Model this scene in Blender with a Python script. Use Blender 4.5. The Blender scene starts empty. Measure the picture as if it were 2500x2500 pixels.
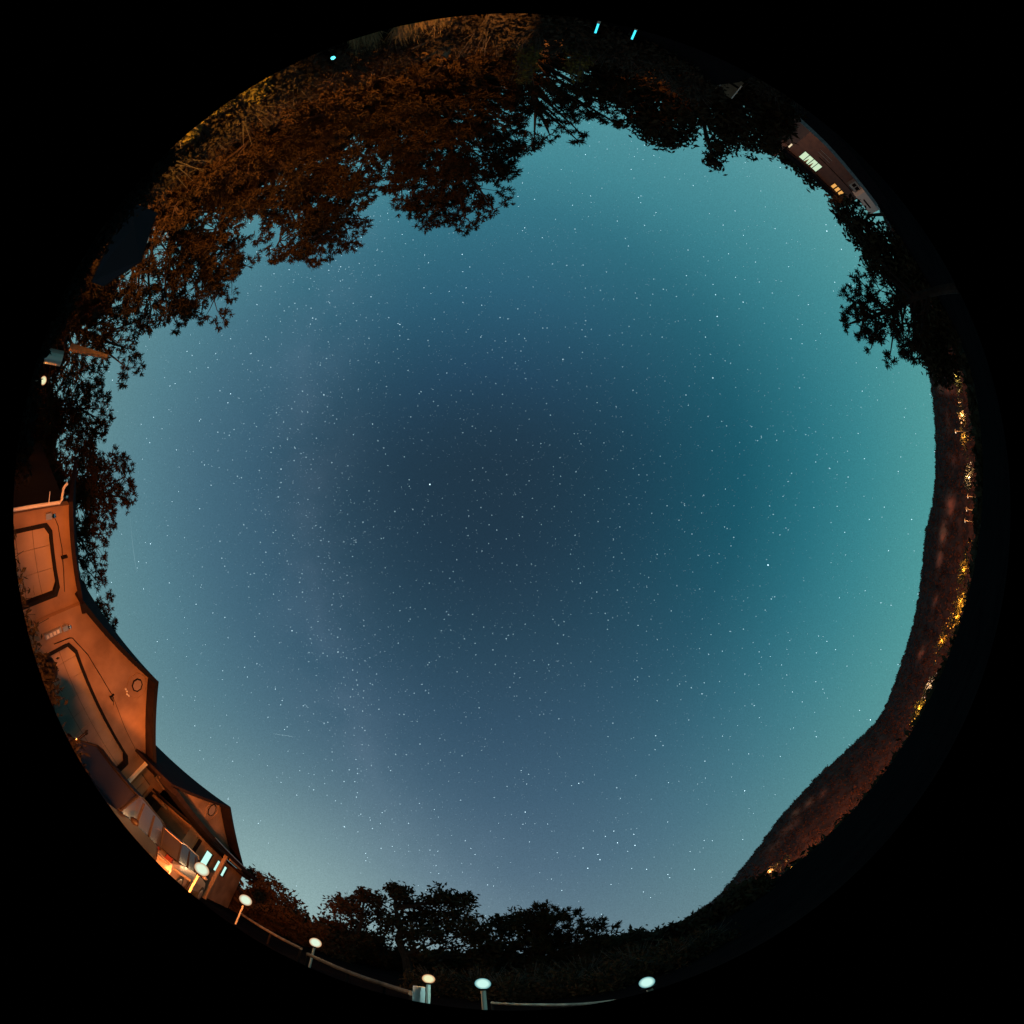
import bpy, math, random
import numpy as np
from mathutils import Vector, Matrix

# ------------------------------------------------------------------ camera
K = 13.16                                   # pixels (of 2500) per degree of the fisheye
CAM = np.array([0.0, 0.0, 1.2])
def _rot(a, b):
    v = np.cross(a, b); c = a @ b
    s = np.array([[0, -v[2], v[1]], [v[2], 0, -v[0]], [-v[1], v[0], 0]])
    return np.eye(3) + s + s @ s / (1 + c)
_z = np.array([-math.radians(4.5), -math.radians(6.3), 0.0]); _z[2] = math.sqrt(1 - _z @ _z)
RM = _rot(_z, np.array([0, 0, 1.0]))        # lens frame (right, down, look) -> world

sc = bpy.context.scene
cd = bpy.data.cameras.new('camera')
cam = bpy.data.objects.new('camera', cd)
sc.collection.objects.link(cam)
R, Dn, L = RM[:, 0], RM[:, 1], RM[:, 2]
m = Matrix(((R[0], -Dn[0], -L[0], CAM[0]), (R[1], -Dn[1], -L[1], CAM[1]), (R[2], -Dn[2], -L[2], CAM[2]), (0, 0, 0, 1)))
cam.matrix_world = m
cd.type = 'PANO'
try:
    cd.panorama_type = 'FISHEYE_LENS_POLYNOMIAL'; pc = cd
except Exception:
    pc = cd.cycles; pc.panorama_type = 'FISHEYE_LENS_POLYNOMIAL'
cd.sensor_width = 36.0; cd.sensor_height = 36.0; cd.sensor_fit = 'AUTO'
pc.fisheye_fov = math.radians(185.0)
pc.fisheye_polynomial_k0 = 0.0
pc.fisheye_polynomial_k1 = -math.radians(2500.0 / 36.0 / K)
pc.fisheye_polynomial_k2 = 0.0
pc.fisheye_polynomial_k3 = 0.0
pc.fisheye_polynomial_k4 = 0.0
cd.clip_start = 0.02; cd.clip_end = 20000
sc.camera = cam
sc.render.engine = 'CYCLES'
sc.render.resolution_x = sc.render.resolution_y = 1024
sc.view_settings.view_transform = 'Standard'
sc.view_settings.look = 'None'
sc.view_settings.exposure = 0.0
sc.view_settings.gamma = 1.0
sc.cycles.use_denoising = True
sc.cycles.denoiser = 'OPENIMAGEDENOISE'
sc.cycles.denoising_input_passes = 'RGB_ALBEDO_NORMAL'
sc.cycles.denoising_prefilter = 'ACCURATE'
sc.cycles.max_bounces = 5
sc.cycles.sample_clamp_indirect = 2.0

def D(x, y):
    """Unit world direction seen at pixel (x, y) of the 2500 px photograph."""
    vx, vy = x - 1250.0, y - 1250.0
    r = math.hypot(vx, vy) or 1e-6; t = math.radians(r / K)
    return RM @ np.array([math.sin(t) * vx / r, math.sin(t) * vy / r, math.cos(t)])
def P(x, y, d):
    v = D(x, y); return CAM + v * (d / math.hypot(v[0], v[1]))
def azd(az, d, z=0.0):
    a = math.radians(az); return np.array([d * math.cos(a), d * math.sin(a), z])
def lin(r, g, b):
    f = lambda c: ((c / 255 + 0.055) / 1.055) ** 2.4 if c > 10 else c / 255 / 12.92
    return (f(r), f(g), f(b), 1.0)

# ------------------------------------------------------------------ night sky
w = bpy.data.worlds.new('World'); sc.world = w; w.use_nodes = True
nt = w.node_tree; nt.nodes.clear()
N = nt.nodes.new; LK = nt.links.new
out = N('ShaderNodeOutputWorld'); bg = N('ShaderNodeBackground')
LK(bg.outputs[0], out.inputs[0])
tc = N('ShaderNodeTexCoord'); sep = N('ShaderNodeSeparateXYZ'); LK(tc.outputs['Generated'], sep.inputs[0])
def mth(op, a, b=None, c=None, clamp=False):
    n = N('ShaderNodeMath'); n.operation = op; n.use_clamp = clamp
    for i, v in enumerate((a, b, c)):
        if v is None: continue
        if isinstance(v, (int, float)): n.inputs[i].default_value = v
        else: LK(v, n.inputs[i])
    return n.outputs[0]
X, Y, Z = sep.outputs
h2 = mth('ADD', mth('MULTIPLY', X, X), mth('ADD', mth('MULTIPLY', Y, Y), 1e-5))
def wgt(a, sgn):
    p = mth('MAXIMUM', mth('MULTIPLY', a, float(sgn)), 0.0)
    return mth('DIVIDE', mth('MULTIPLY', p, p), h2)
zen = (32, 55, 72)
RAMP = {
 (0, 1): [(0, (86, 155, 153)), (.14, (76, 151, 152)), (.34, (56, 132, 141)), (.5, (40, 112, 126)), (.68, (27, 87, 104)), (.88, (29, 67, 86)), (1, zen)],
 (0, -1): [(0, (118, 158, 158)), (.25, (100, 142, 148)), (.45, (84, 126, 140)), (.6, (70, 108, 127)), (.73, (57, 93, 114)), (.86, (44, 74, 93)), (.96, (35, 60, 78)), (1, zen)],
 (1, 1): [(0, (104, 128, 140)), (.12, (94, 120, 135)), (.28, (80, 108, 128)), (.5, (65, 95, 117)), (.7, (52, 82, 104)), (.87, (40, 69, 88)), (.97, (33, 57, 75)), (1, zen)],
 (1, -1): [(0, (112, 166, 170)), (.3, (84, 150, 158)), (.5, (68, 136, 148)), (.64, (54, 116, 133)), (.82, (45, 95, 118)), (.94, (37, 72, 96)), (1, zen)]}
acc = None
for (ax, sg), stops in RAMP.items():
    r = N('ShaderNodeValToRGB'); cr = r.color_ramp; cr.interpolation = 'EASE' if False else 'LINEAR'
    while len(cr.elements) < len(stops): cr.elements.new(0.5)
    for e, (p, c) in zip(cr.elements, stops): e.position = p; e.color = lin(*c)
    LK(Z, r.inputs[0])
    s = N('ShaderNodeVectorMath'); s.operation = 'SCALE'
    LK(r.outputs[0], s.inputs[0]); LK(wgt(X if ax == 0 else Y, sg), s.inputs['Scale'])
    if acc is None: acc = s.outputs[0]
    else:
        a = N('ShaderNodeVectorMath'); a.operation = 'ADD'; LK(acc, a.inputs[0]); LK(s.outputs[0], a.inputs[1]); acc = a.outputs[0]
acc = None or acc
za = N('ShaderNodeVectorMath'); za.operation = 'SCALE'; za.inputs[0].default_value = lin(*zen)[:3]; LK(mth('DIVIDE', 1e-5, h2), za.inputs['Scale'])
zb_ = N('ShaderNodeVectorMath'); zb_.operation = 'ADD'; LK(acc, zb_.inputs[0]); LK(za.outputs[0], zb_.inputs[1]); acc = zb_.outputs[0]
# town glow low over the horizon behind the gabled house
def dotdir(v):
    n = N('ShaderNodeVectorMath'); n.operation = 'DOT_PRODUCT'; LK(tc.outputs['Generated'], n.inputs[0]); n.inputs[1].default_value = tuple(v); return n.outputs['Value']
def addcol(src, fac, col):
    s = N('ShaderNodeVectorMath'); s.operation = 'SCALE'; s.inputs[0].default_value = col; LK(fac, s.inputs['Scale'])
    a = N('ShaderNodeVectorMath'); a.operation = 'ADD'; LK(src, a.inputs[0]); LK(s.outputs[0], a.inputs[1]); return a.outputs[0]
g = mth('POWER', mth('MAXIMUM', dotdir(D(690, 2260)), 0.0), 14.0)
acc = addcol(acc, g, (0.15, 0.20, 0.16))
# milky way: faint band of unresolved stars
p1, p2 = D(760, 800), D(1060, 2130)
mwn = np.cross(p1, p2); mwn /= np.linalg.norm(mwn)
nz = N('ShaderNodeTexNoise'); nz.inputs['Scale'].default_value = 7.0; nz.inputs['Detail'].default_value = 6; LK(tc.outputs['Generated'], nz.inputs['Vector'])
dd = mth('ABSOLUTE', dotdir(mwn))
band = mth('SUBTRACT', 1.0, mth('DIVIDE', dd, 0.36), clamp=True)
band = mth('MULTIPLY', mth('MULTIPLY', band, band), mth('SUBTRACT', nz.outputs[0], 0.25, clamp=True))
acc = addcol(acc, band, (0.050, 0.056, 0.072))
wn = N('ShaderNodeTexNoise'); wn.inputs['Scale'].default_value = 330.0; wn.inputs['Detail'].default_value = 2; LK(tc.outputs['Generated'], wn.inputs['Vector'])
fac = mth('ADD', mth('MULTIPLY', wn.outputs[0], 0.5), 0.75)
s = N('ShaderNodeVectorMath'); s.operation = 'SCALE'; LK(acc, s.inputs[0]); LK(fac, s.inputs['Scale'])
LK(s.outputs[0], bg.inputs[0]); bg.inputs[1].default_value = 1.0

# ------------------------------------------------------------------ helpers
rng = np.random.default_rng(7); random.seed(7)
COL = sc.collection
def mat(name, col, rough=0.9, noise=None, metal=0.0, emit=None, estr=0.0, bump=0.0, spec=0.3, nscale=6.0):
    m = bpy.data.materials.new(name); m.use_nodes = True
    t = m.node_tree; b = t.nodes['Principled BSDF']
    b.inputs['Base Color'].default_value = (*col, 1); b.inputs['Roughness'].default_value = rough
    b.inputs['Metallic'].default_value = metal; b.inputs['Specular IOR Level'].default_value = spec
    if emit:
        b.inputs['Emission Color'].default_value = (*emit, 1); b.inputs['Emission Strength'].default_value = estr
    if noise or bump:
        c = t.nodes.new('ShaderNodeTexCoord'); n = t.nodes.new('ShaderNodeTexNoise')
        n.inputs['Scale'].default_value = nscale; n.inputs['Detail'].default_value = 6
        t.links.new(c.outputs['Object'], n.inputs['Vector'])
        if noise:
            r = t.nodes.new('ShaderNodeValToRGB'); r.color_ramp.elements[0].position = .32; r.color_ramp.elements[1].position = .68
            r.color_ramp.elements[0].color = (*col, 1); r.color_ramp.elements[1].color = (*noise, 1)
            t.links.new(n.outputs[0], r.inputs[0]); t.links.new(r.outputs[0], b.inputs['Base Color'])
        if bump:
            bn = t.nodes.new('ShaderNodeBump'); bn.inputs['Strength'].default_value = bump; bn.inputs['Distance'].default_value = 0.03
            n2 = t.nodes.new('ShaderNodeTexNoise'); n2.inputs['Scale'].default_value = nscale * 7; n2.inputs['Detail'].default_value = 4
            t.links.new(c.outputs['Object'], n2.inputs['Vector']); t.links.new(n2.outputs[0], bn.inputs['Height']); t.links.new(bn.outputs[0], b.inputs['Normal'])
    return m
def emat(name, col, s, sample=True):
    m = bpy.data.materials.new(name); m.use_nodes = True; t = m.node_tree; t.nodes.clear()
    e = t.nodes.new('ShaderNodeEmission'); o = t.nodes.new('ShaderNodeOutputMaterial')
    e.inputs[0].default_value = (*col, 1); e.inputs[1].default_value = s; t.links.new(e.outputs[0], o.inputs[0])
    if not sample: m.cycles.emission_sampling = 'NONE'
    return m
class MB:
    def __init__(s): s.v = []; s.f = []
    def add(s, vs, fs):
        o = len(s.v); s.v += [tuple(map(float, v)) for v in vs]; s.f += [tuple(i + o for i in f) for f in fs]; return s
    def box(s, a, b, T=None):
        (x0, y0, z0), (x1, y1, z1) = a, b
        vs = [(x0, y0, z0), (x1, y0, z0), (x1, y1, z0), (x0, y1, z0), (x0, y0, z1), (x1, y0, z1), (x1, y1, z1), (x0, y1, z1)]
        if T: vs = [T(*v) for v in vs]
        return s.add(vs, [(0, 3, 2, 1), (4, 5, 6, 7), (0, 1, 5, 4), (1, 2, 6, 5), (2, 3, 7, 6), (3, 0, 4, 7)])
    def prism(s, pts, t0, t1, T):
        """polygon pts (a, z) extruded along t"""
        n = len(pts); vs = [T(a, t0, z) for a, z in pts] + [T(a, t1, z) for a, z in pts]
        return s.add(vs, [tuple(range(n)), tuple(range(2 * n - 1, n - 1, -1))] + [(i, (i + 1) % n + 0, (i + 1) % n + n, i + n) for i in range(n)])
    def tube(s, pts, rs, n=6):
        pts = [np.array(p, float) for p in pts]; o = len(s.v)
        for i, p in enumerate(pts):
            d = pts[min(i + 1, len(pts) - 1)] - pts[max(i - 1, 0)]; d /= (np.linalg.norm(d) or 1)
            a = np.cross(d, [0, 0, 1.0]) if abs(d[2]) < .95 else np.cross(d, [1.0, 0, 0]); a /= np.linalg.norm(a); b = np.cross(d, a)
            r = rs[i] if hasattr(rs, '__len__') else rs
            s.v += [tuple(p + r * (math.cos(2 * math.pi * k / n) * a + math.sin(2 * math.pi * k / n) * b)) for k in range(n)]
        for i in range(len(pts) - 1):
            for k in range(n):
                s.f.append((o + i * n + k, o + i * n + (k + 1) % n, o + (i + 1) * n + (k + 1) % n, o + (i + 1) * n + k))
        s.f.append(tuple(o + k for k in range(n))[::-1]); s.f.append(tuple(o + (len(pts) - 1) * n + k for k in range(n)))
        return s
    def ball(s, c, r, nu=12, nv=8, sq=(1, 1, 1)):
        vs = [(c[0], c[1], c[2] + r * sq[2])]
        for j in range(1, nv):
            t = math.pi * j / nv
            vs += [(c[0] + r * sq[0] * math.sin(t) * math.cos(2 * math.pi * i / nu), c[1] + r * sq[1] * math.sin(t) * math.sin(2 * math.pi * i / nu), c[2] + r * sq[2] * math.cos(t)) for i in range(nu)]
        vs.append((c[0], c[1], c[2] - r * sq[2])); fs = []
        for i in range(nu):
            fs.append((0, 1 + i, 1 + (i + 1) % nu)); fs.append((len(vs) - 1, 1 + (nv - 2) * nu + (i + 1) % nu, 1 + (nv - 2) * nu + i))
            for j in range(nv - 2): fs.append((1 + j * nu + i, 1 + (j + 1) * nu + i, 1 + (j + 1) * nu + (i + 1) % nu, 1 + j * nu + (i + 1) % nu))
        return s.add(vs, fs)
    def build(s, name, m, parent=None, smooth=False, loc=None):
        me = bpy.data.meshes.new(name); me.from_pydata(s.v, [], s.f)
        if m: me.materials.append(m)
        if smooth: me.polygons.foreach_set('use_smooth', [True] * len(me.polygons))
        me.update(); return link(name, me, parent, loc)
def link(name, me, parent=None, loc=None):
    o = bpy.data.objects.new(name, me); COL.objects.link(o)
    if parent: o.parent = parent
    if loc is not None: o.location = loc
    return o
def tag(o, label=None, cat=None, group=None, kind=None):
    for k, v in (('label', label), ('category', cat), ('group', group), ('kind', kind)):
        if v: o[k] = v
    return o
def empty(name, loc, label, cat, group=None, rz=0.0):
    o = bpy.data.objects.new(name, None); COL.objects.link(o); o.location = loc; o.rotation_euler = (0, 0, rz); o.empty_display_size = .2
    return tag(o, label, cat, group)
def npmesh(name, V, F, m):
    """fast mesh from arrays; F is (n,3) or (n,4)"""
    me = bpy.data.meshes.new(name); k = F.shape[1]
    me.vertices.add(len(V)); me.vertices.foreach_set('co', V.astype(np.float32).ravel())
    me.loops.add(F.size); me.loops.foreach_set('vertex_index', F.astype(np.int32).ravel())
    me.polygons.add(len(F)); me.polygons.foreach_set('loop_start', np.arange(0, F.size, k, dtype=np.int32))
    me.polygons.foreach_set('loop_total', np.full(len(F), k, dtype=np.int32))
    me.update(calc_edges=True)
    if m: me.materials.append(m)
    return me
def unit(v): return v / (np.linalg.norm(v, axis=-1, keepdims=True) + 1e-9)

M = {}
M['ground'] = mat('ground', (.010, .006, .006), 1.0, noise=(.016, .010, .009), nscale=.8, spec=0)
M['stucco'] = mat('stucco', (.28, .16, .10), .95, noise=(.15, .082, .05), bump=.35, nscale=1.0)  # coarse mottling puts patchy branch shadow into the wall colour
M['door'] = mat('door_paint', (.30, .20, .15), .6, noise=(.24, .16, .12), nscale=2)
M['dark'] = mat('dark_trim', (.012, .009, .009), .8, spec=.03)
M['roof'] = mat('roof_shingle', (.012, .007, .008), .95, noise=(.02, .012, .012), nscale=4, spec=.05)
M['white'] = mat('white_trim', (.7, .62, .55), .5)
M['wood'] = mat('wood', (.30, .17, .09), .8, noise=(.2, .11, .06), nscale=9)
M['metal'] = mat('metal', (.35, .33, .32), .35, metal=.7)
M['concrete'] = mat('concrete', (.32, .30, .28), .9, noise=(.2, .19, .18), nscale=5)
M['bark'] = mat('bark', (.06, .032, .022), 1, noise=(.03, .018, .014), nscale=7, bump=.5)
M['twig'] = mat('twig', (.10, .07, .055), 1)
M['pine'] = mat('pine_needles', (.050, .026, .010), .9, noise=(.026, .017, .008), nscale=1.1, spec=.1)
M['leaf'] = mat('broad_leaf', (.060, .030, .012), .85, noise=(.030, .018, .009), nscale=.9, spec=.1)
M['leafy'] = mat('lamplit_leaf', (.20, .13, .03), .85, noise=(.10, .075, .02), nscale=1.5, spec=.1)  # yellow lamplight partly put into the leaf colour
M['darkleaf'] = mat('blackened_leaf', (.010, .007, .005), .9, noise=(.006, .005, .004), spec=.05)  # leaf colour blackened to imitate the dark lens rim
M['scrub'] = mat('scrub_leaf', (.04, .026, .016), .9, noise=(.07, .045, .03), nscale=2.5, spec=.05)
M['dry'] = mat('dry_grass', (.34, .22, .10), .9, noise=(.22, .14, .06), nscale=3)
M['glass'] = mat('dark_glass', (.015, .012, .012), .25, spec=.25)
M['tyre'] = mat('tyre', (.015, .015, .015), .9)
M['carblack'] = mat('black_paint', (.006, .004, .004), .55, spec=.06)
M['carsilver'] = mat('silver_paint', (.34, .25, .22), .28, metal=.45)
M['red'] = mat('red_lens', (.05, .004, .003), .35, spec=.2)
M['amber'] = mat('amber_lens', (.8, .35, .03), .2)
M['chrome'] = mat('chrome', (.8, .78, .76), .12, metal=1)

# ------------------------------------------------------------------ terrain
def sstep(a, b, x):
    t = np.clip((x - a) / (b - a), 0, 1); return t * t * (3 - 2 * t)
def ground_z(x, y):
    x = np.asarray(x, float); y = np.asarray(y, float)
    d = np.hypot(x, y); az = np.degrees(np.arctan2(y, x)) % 360
    side = sstep(200, 226, az) * (1 - sstep(326, 345, az))
    far = sstep(296, 303, az)
    h = 2.2 * (sstep(5.0, 10.0, d) * (1 - far) + sstep(17.0, 37.0, d) * far) * side
    h = h + side * (np.clip(d, 0, 60) - 10).clip(0) * .012 * sstep(200, 240, az)
    h = h + side * .12 * np.sin(x * 1.7 + 1) * np.cos(y * 1.3) * sstep(5, 8, d) * (1 - sstep(60, 100, d))
    val = np.where(az < 180, 1 - sstep(66, 84, az), sstep(334, 343, az))
    h = h - val * (np.clip(d, 35, 420) - 35) * .068 * sstep(35, 80, d)
    return h
nr, na = 90, 180
rr = np.concatenate([[0.05], np.geomspace(.6, 12000, nr - 1)])
aa = np.linspace(0, 2 * math.pi, na, endpoint=False)
RR, AA = np.meshgrid(rr, aa, indexing='ij')
gx, gy = RR * np.cos(AA), RR * np.sin(AA)
V = np.stack([gx, gy, ground_z(gx, gy)], -1).reshape(-1, 3)
i, j = np.meshgrid(np.arange(nr - 1), np.arange(na), indexing='ij'); j2 = (j + 1) % na
F = np.stack([i * na + j, (i + 1) * na + j, (i + 1) * na + j2, i * na + j2], -1).reshape(-1, 4)
F = np.vstack([F, [[0, na // 4, na // 2, 3 * na // 4]]])
me = npmesh('ground', V, F, M['ground']); me.polygons.foreach_set('use_smooth', [True] * len(me.polygons))
tag(link('ground', me), kind='structure')

# ------------------------------------------------------------------ long house with two garages and two gables
U = np.array([-.33, .944, 0]); U /= np.linalg.norm(U); Nn = np.array([U[1], -U[0], 0])
O = np.array([-9.23, 2.18, 0.0])
def W(s, t, z): return O + U * s + Nn * t + np.array([0, 0, z])
house = empty('house', tuple(O), 'long low stucco house with two gables and garage doors, lit orange by sodium light', 'house')
def hp(name, mb, m, parent=None, **k):
    mb.v = [tuple(np.array(v) - (O if (parent is None or parent is house or parent.get('_h')) else 0)) for v in mb.v]
    o = mb.build(name, m, parent or house, **k); return o
def quadwall(mb, outer, holes, t0, t1):
    """wall with rectangular holes, cut into columns; outer = function s -> top z"""
    xs = sorted(set([outer[0][0], outer[-1][0]] + [p[0] for p in outer] + [h[0] for h in holes] + [h[1] for h in holes]))
    top = lambda s: float(np.interp(s, [p[0] for p in outer], [p[1] for p in outer]))
    for a, b in zip(xs[:-1], xs[1:]):
        zs = [0.0]
        for h in sorted([h for h in holes if h[0] <= a + 1e-6 and h[1] >= b - 1e-6], key=lambda h: h[2]):
            zs += [h[2], h[3]]
        segs = [(zs[k], zs[k + 1]) for k in range(0, len(zs) - 1, 2)] + [(zs[-1], None)]
        for z0, z1 in segs:
            if z1 is not None and z1 - z0 < 1e-4: continue
            pts = [(a, z0), (b, z0), (b, z1), (a, z1)] if z1 is not None else [(a, z0), (b, z0), (b, top(b)), (a, top(a))]
            mb.prism(pts, t0, t1, W)
dA = (-2.0, -.40, 0, 2.55); dB = (.68, 5.42, 0, 2.55)
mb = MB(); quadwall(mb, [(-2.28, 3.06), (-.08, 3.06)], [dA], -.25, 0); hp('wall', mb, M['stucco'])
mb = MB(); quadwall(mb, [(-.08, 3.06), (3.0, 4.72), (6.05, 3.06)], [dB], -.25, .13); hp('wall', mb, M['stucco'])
# end wall + back volume (dark, just closes the building)
mb = MB(); mb.prism([(-2.28, 0), (-2.24, 0), (-2.24, 3), (-2.28, 3)], -6, -.25, W); hp('end_wall', mb, M['dark']); mb = MB(); mb.prism([(-2.28, 0), (17.2, 0), (17.2, 2.6), (-2.28, 2.6)], -6.2, -6, W); hp('rear_wall', mb, M['stucco'])
# corner fillets of the door openings (chamfered heads) and dark frames
def door(d, tf, cham, seams, rows):
    a, b, z0, z1 = d
    mb = MB(); fr = .09
    def ring(a, b, zt, c): return [(a, 0), (a, zt - c[1]), (a + c[0], zt), (b - c[0], zt), (b, zt - c[1]), (b, 0)]
    o_ = ring(a, b, z1, cham); i_ = ring(a + fr, b - fr, z1 - fr, cham)
    n = len(o_)
    for t0, t1 in ((tf - .14, tf + .012),):
        vs = [W(s, t1, z) for s, z in o_] + [W(s, t1, z) for s, z in i_] + [W(s, t0, z) for s, z in i_]
        mb.add(vs, [(k, k + 1, k + 1 + n, k + n) for k in range(n - 1)] + [(k + n, k + 1 + n, k + 1 + 2 * n, k + 2 * n) for k in range(n - 1)])
    hp('door_frame', mb, M['dark'])
    for tri in ([(a, z1 - cham[1]), (a, z1), (a + cham[0], z1)], [(b, z1 - cham[1]), (b - cham[0], z1), (b, z1)]):   # fillets above the chamfers
        mb = MB(); mb.prism(tri, tf - .12, tf - .001, W); hp('door_corner', mb, M['stucco'])
    mb = MB(); mb.box((a, tf - .24, 0), (b, tf - .215, z1), W); dr = hp('garage_door', mb, M['dark'])
    sw = (b - a - .1) / seams; zh = (z1 - .05) / rows
    for r in range(rows):
        for q in range(seams):
            mb = MB(); s0 = a + .05 + q * sw + .006; s1 = s0 + sw - .012
            mb.box((s0, tf - .212, r * zh + .006), (s1, tf - .19, (r + 1) * zh - .006), W)
            mb.v = [tuple(np.array(v) - O) for v in mb.v]; mb.build('door_panel', M['door'], dr)
door(dA, 0.0, (.18, .14), 3, 5)
door(dB, .13, (.30, .18), 9, 5)
# thin relief grooves above doors (octagon rims and arch lines)
def octo(cx, cz, r, rr_, t, name, m, depth=.03):
    mb = MB(); n = 8
    o_ = [(cx + r * math.cos(math.pi * (k + .5) / 4), cz + r * math.sin(math.pi * (k + .5) / 4)) for k in range(n)]
    i_ = [(cx + rr_ * math.cos(math.pi * (k + .5) / 4), cz + rr_ * math.sin(math.pi * (k + .5) / 4)) for k in range(n)]
    vs = [W(s, t + depth, z) for s, z in o_] + [W(s, t + depth, z) for s, z in i_] + [W(s, t, z) for s, z in o_] + [W(s, t - .0, z) for s, z in i_]
    f = []
    for k in range(n):
        k2 = (k + 1) % n
        f += [(k, k2, k2 + n, k + n), (k + 2 * n, k2 + 2 * n, k2, k), (k + n, k2 + n, k2 + 3 * n, k + 3 * n)]
    mb.add(vs, f); return hp(name, mb, m)
def pane8(cx, cz, r, t, name, m):
    mb = MB(); mb.prism([(cx + r * math.cos(math.pi * (k + .5) / 4), cz + r * math.sin(math.pi * (k + .5) / 4)) for k in range(8)], t, t + .02, W); return hp(name, mb, m)
octo(3.02, 4.17, .235, .195, .131, 'octagon_window_frame', M['dark']); pane8(3.02, 4.17, .194, .131, 'octagon_window', M['door'])
octo(3.05, 4.15, .46, .435, .131, 'octagon_moulding', M['stucco'], .02)
octo(9.48, 4.08, .34, .295, 1.351, 'octagon_window_frame', M['dark']); pane8(9.48, 4.08, .294, 1.351, 'octagon_window', M['door'])
octo(9.50, 4.08, .58, .555, 1.351, 'octagon_moulding', M['stucco'], .02)
# power cables on the wall
def wire(pts, t, r=.012):
    mb = MB(); mb.tube([W(s, t, z) for s, z in pts], r, 4); hp('wall_cable', mb, M['dark'])
wire([(.54, 1.9), (.58, 2.43), (.62, 2.52), (1.23, 2.83), (2.0, 3.0), (2.8, 3.13), (3.1, 3.02)], .15)
wire([(2.8, 3.13), (3.3, 3.1), (4.1, 3.02), (5.0, 2.98), (5.5, 2.9)], .15, .008)
wire([(-2.1, 2.62), (-1.9, 2.72), (-1.4, 2.78), (-.9, 2.74), (-.45, 2.66)], .02, .010)
mb = MB(); mb.box((2.76, .14, 3.02), (2.80, .17, 3.2), W); mb.box((2.74, .14, 3.0), (2.82, .30, 3.03), W); hp('cable_bracket', mb, M['dark'])
mb = MB(); mb.box((-1.25, .0, 2.72), (-1.22, .12, 2.9), W); hp('cable_bracket', mb, M['dark'])
# meters
def meter(s, z, t):
    mb = MB(); mb.box((s - .06, t, z - .10), (s + .06, t + .09, z + .07), W); b = hp('meter_box', mb, M['metal'])
    mb = MB(); mb.ball(W(s + .01, t + .07, z + .13) - O, .055, 8, 6); mb.build('meter_dial', M['chrome'], b)
meter(-2.14, 2.48, .001); meter(.27, 2.40, .131)
mb = MB(); mb.box((.20, .131, 1.7), (.33, .20, 2.25), W); b = hp('meter_box', mb, M['metal'])
for k in range(4):
    mb = MB(); mb.box((.225, .201, 1.74 + k * .12), (.305, .215, 1.82 + k * .12), W); mb.v = [tuple(np.array(v) - O) for v in mb.v]; mb.build('dial', M['white'], b)
for k, (a_, z_) in enumerate([(2.86, 3.68), (2.96, 3.70), (3.06, 3.66), (3.14, 3.70)]):
    mb = MB(); mb.ball(W(a_, .165, z_), .034, 6, 4); hp('insulator', mb, M['white'])
# downpipe at the left corner with the gutter arm
mb = MB(); mb.tube([W(-2.36, .02, 0), W(-2.36, .02, 2.80), W(-2.40, -.01, 2.86), W(-2.62, -.02, 2.90), W(-2.72, -.02, 3.02)], .035, 8)
mb.tube([W(-2.36, .02, 2.48), W(-2.60, .02, 2.52)], .014, 5); hp('downpipe', mb, M['white'])
# roofs
def slab(name, quads, m=None):
    mb = MB()
    for q in quads:
        q = [np.array(p) for p in q]; n = np.cross(q[1] - q[0], q[2] - q[0]); n = n / np.linalg.norm(n) * .12
        if n[2] < 0: n = -n
        mb.add([*q, *[p + n for p in q]], [(0, 1, 2, 3), (7, 6, 5, 4), (0, 4, 5, 1), (1, 5, 6, 2), (2, 6, 7, 3), (3, 7, 4, 0)])
    return hp(name, mb, m or M['roof'])
slab('roof', [[W(-2.45, .30, 2.98), W(.05, .30, 2.98), W(.05, -3.4, 4.0), W(-2.45, -3.4, 4.0)]])
slab('roof', [[W(-.30, .50, 2.96), W(3.0, .50, 4.74), W(3.0, -6.3, 4.74), W(-.30, -6.3, 2.96)], [W(3.0, .50, 4.74), W(6.30, .50, 2.97), W(6.30, -6.3, 2.97), W(3.0, -6.3, 4.74)]])
slab('roof', [[W(5.2, 1.85, 2.92), W(9.7, 1.85, 4.72), W(9.7, -6.4, 4.72), W(5.2, -6.4, 2.92)], [W(9.7, 1.85, 4.72), W(15.1, 1.85, 2.93), W(15.1, -6.4, 2.93), W(9.7, -6.4, 4.72)]])
slab('porch_roof', [[W(15.1, 1.9, 2.62), W(17.7, 1.9, 2.60), W(17.7, -6.4, 2.75), W(15.1, -6.4, 2.77)]])
def bar(name, a, b, m, parent=None):
    mb = MB(); mb.box(a, b, W); return hp(name, mb, m)
# fascia boards
for (s0, z0), (s1, z1) in (((-.33, 2.93), (3.0, 4.72)), ((3.0, 4.72), (6.33, 2.93))):
    mb = MB(); mb.add([W(s0, .51, z0), W(s1, .51, z1), W(s1, .51, z1 + .16), W(s0, .51, z0 + .16), W(s0, .545, z0), W(s1, .545, z1), W(s1, .545, z1 + .16), W(s0, .545, z0 + .16)], [(0, 1, 2, 3), (7, 6, 5, 4), (0, 4, 5, 1), (1, 5, 6, 2), (2, 6, 7, 3), (3, 7, 4, 0)]); hp('fascia', mb, M['dark'])
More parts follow.
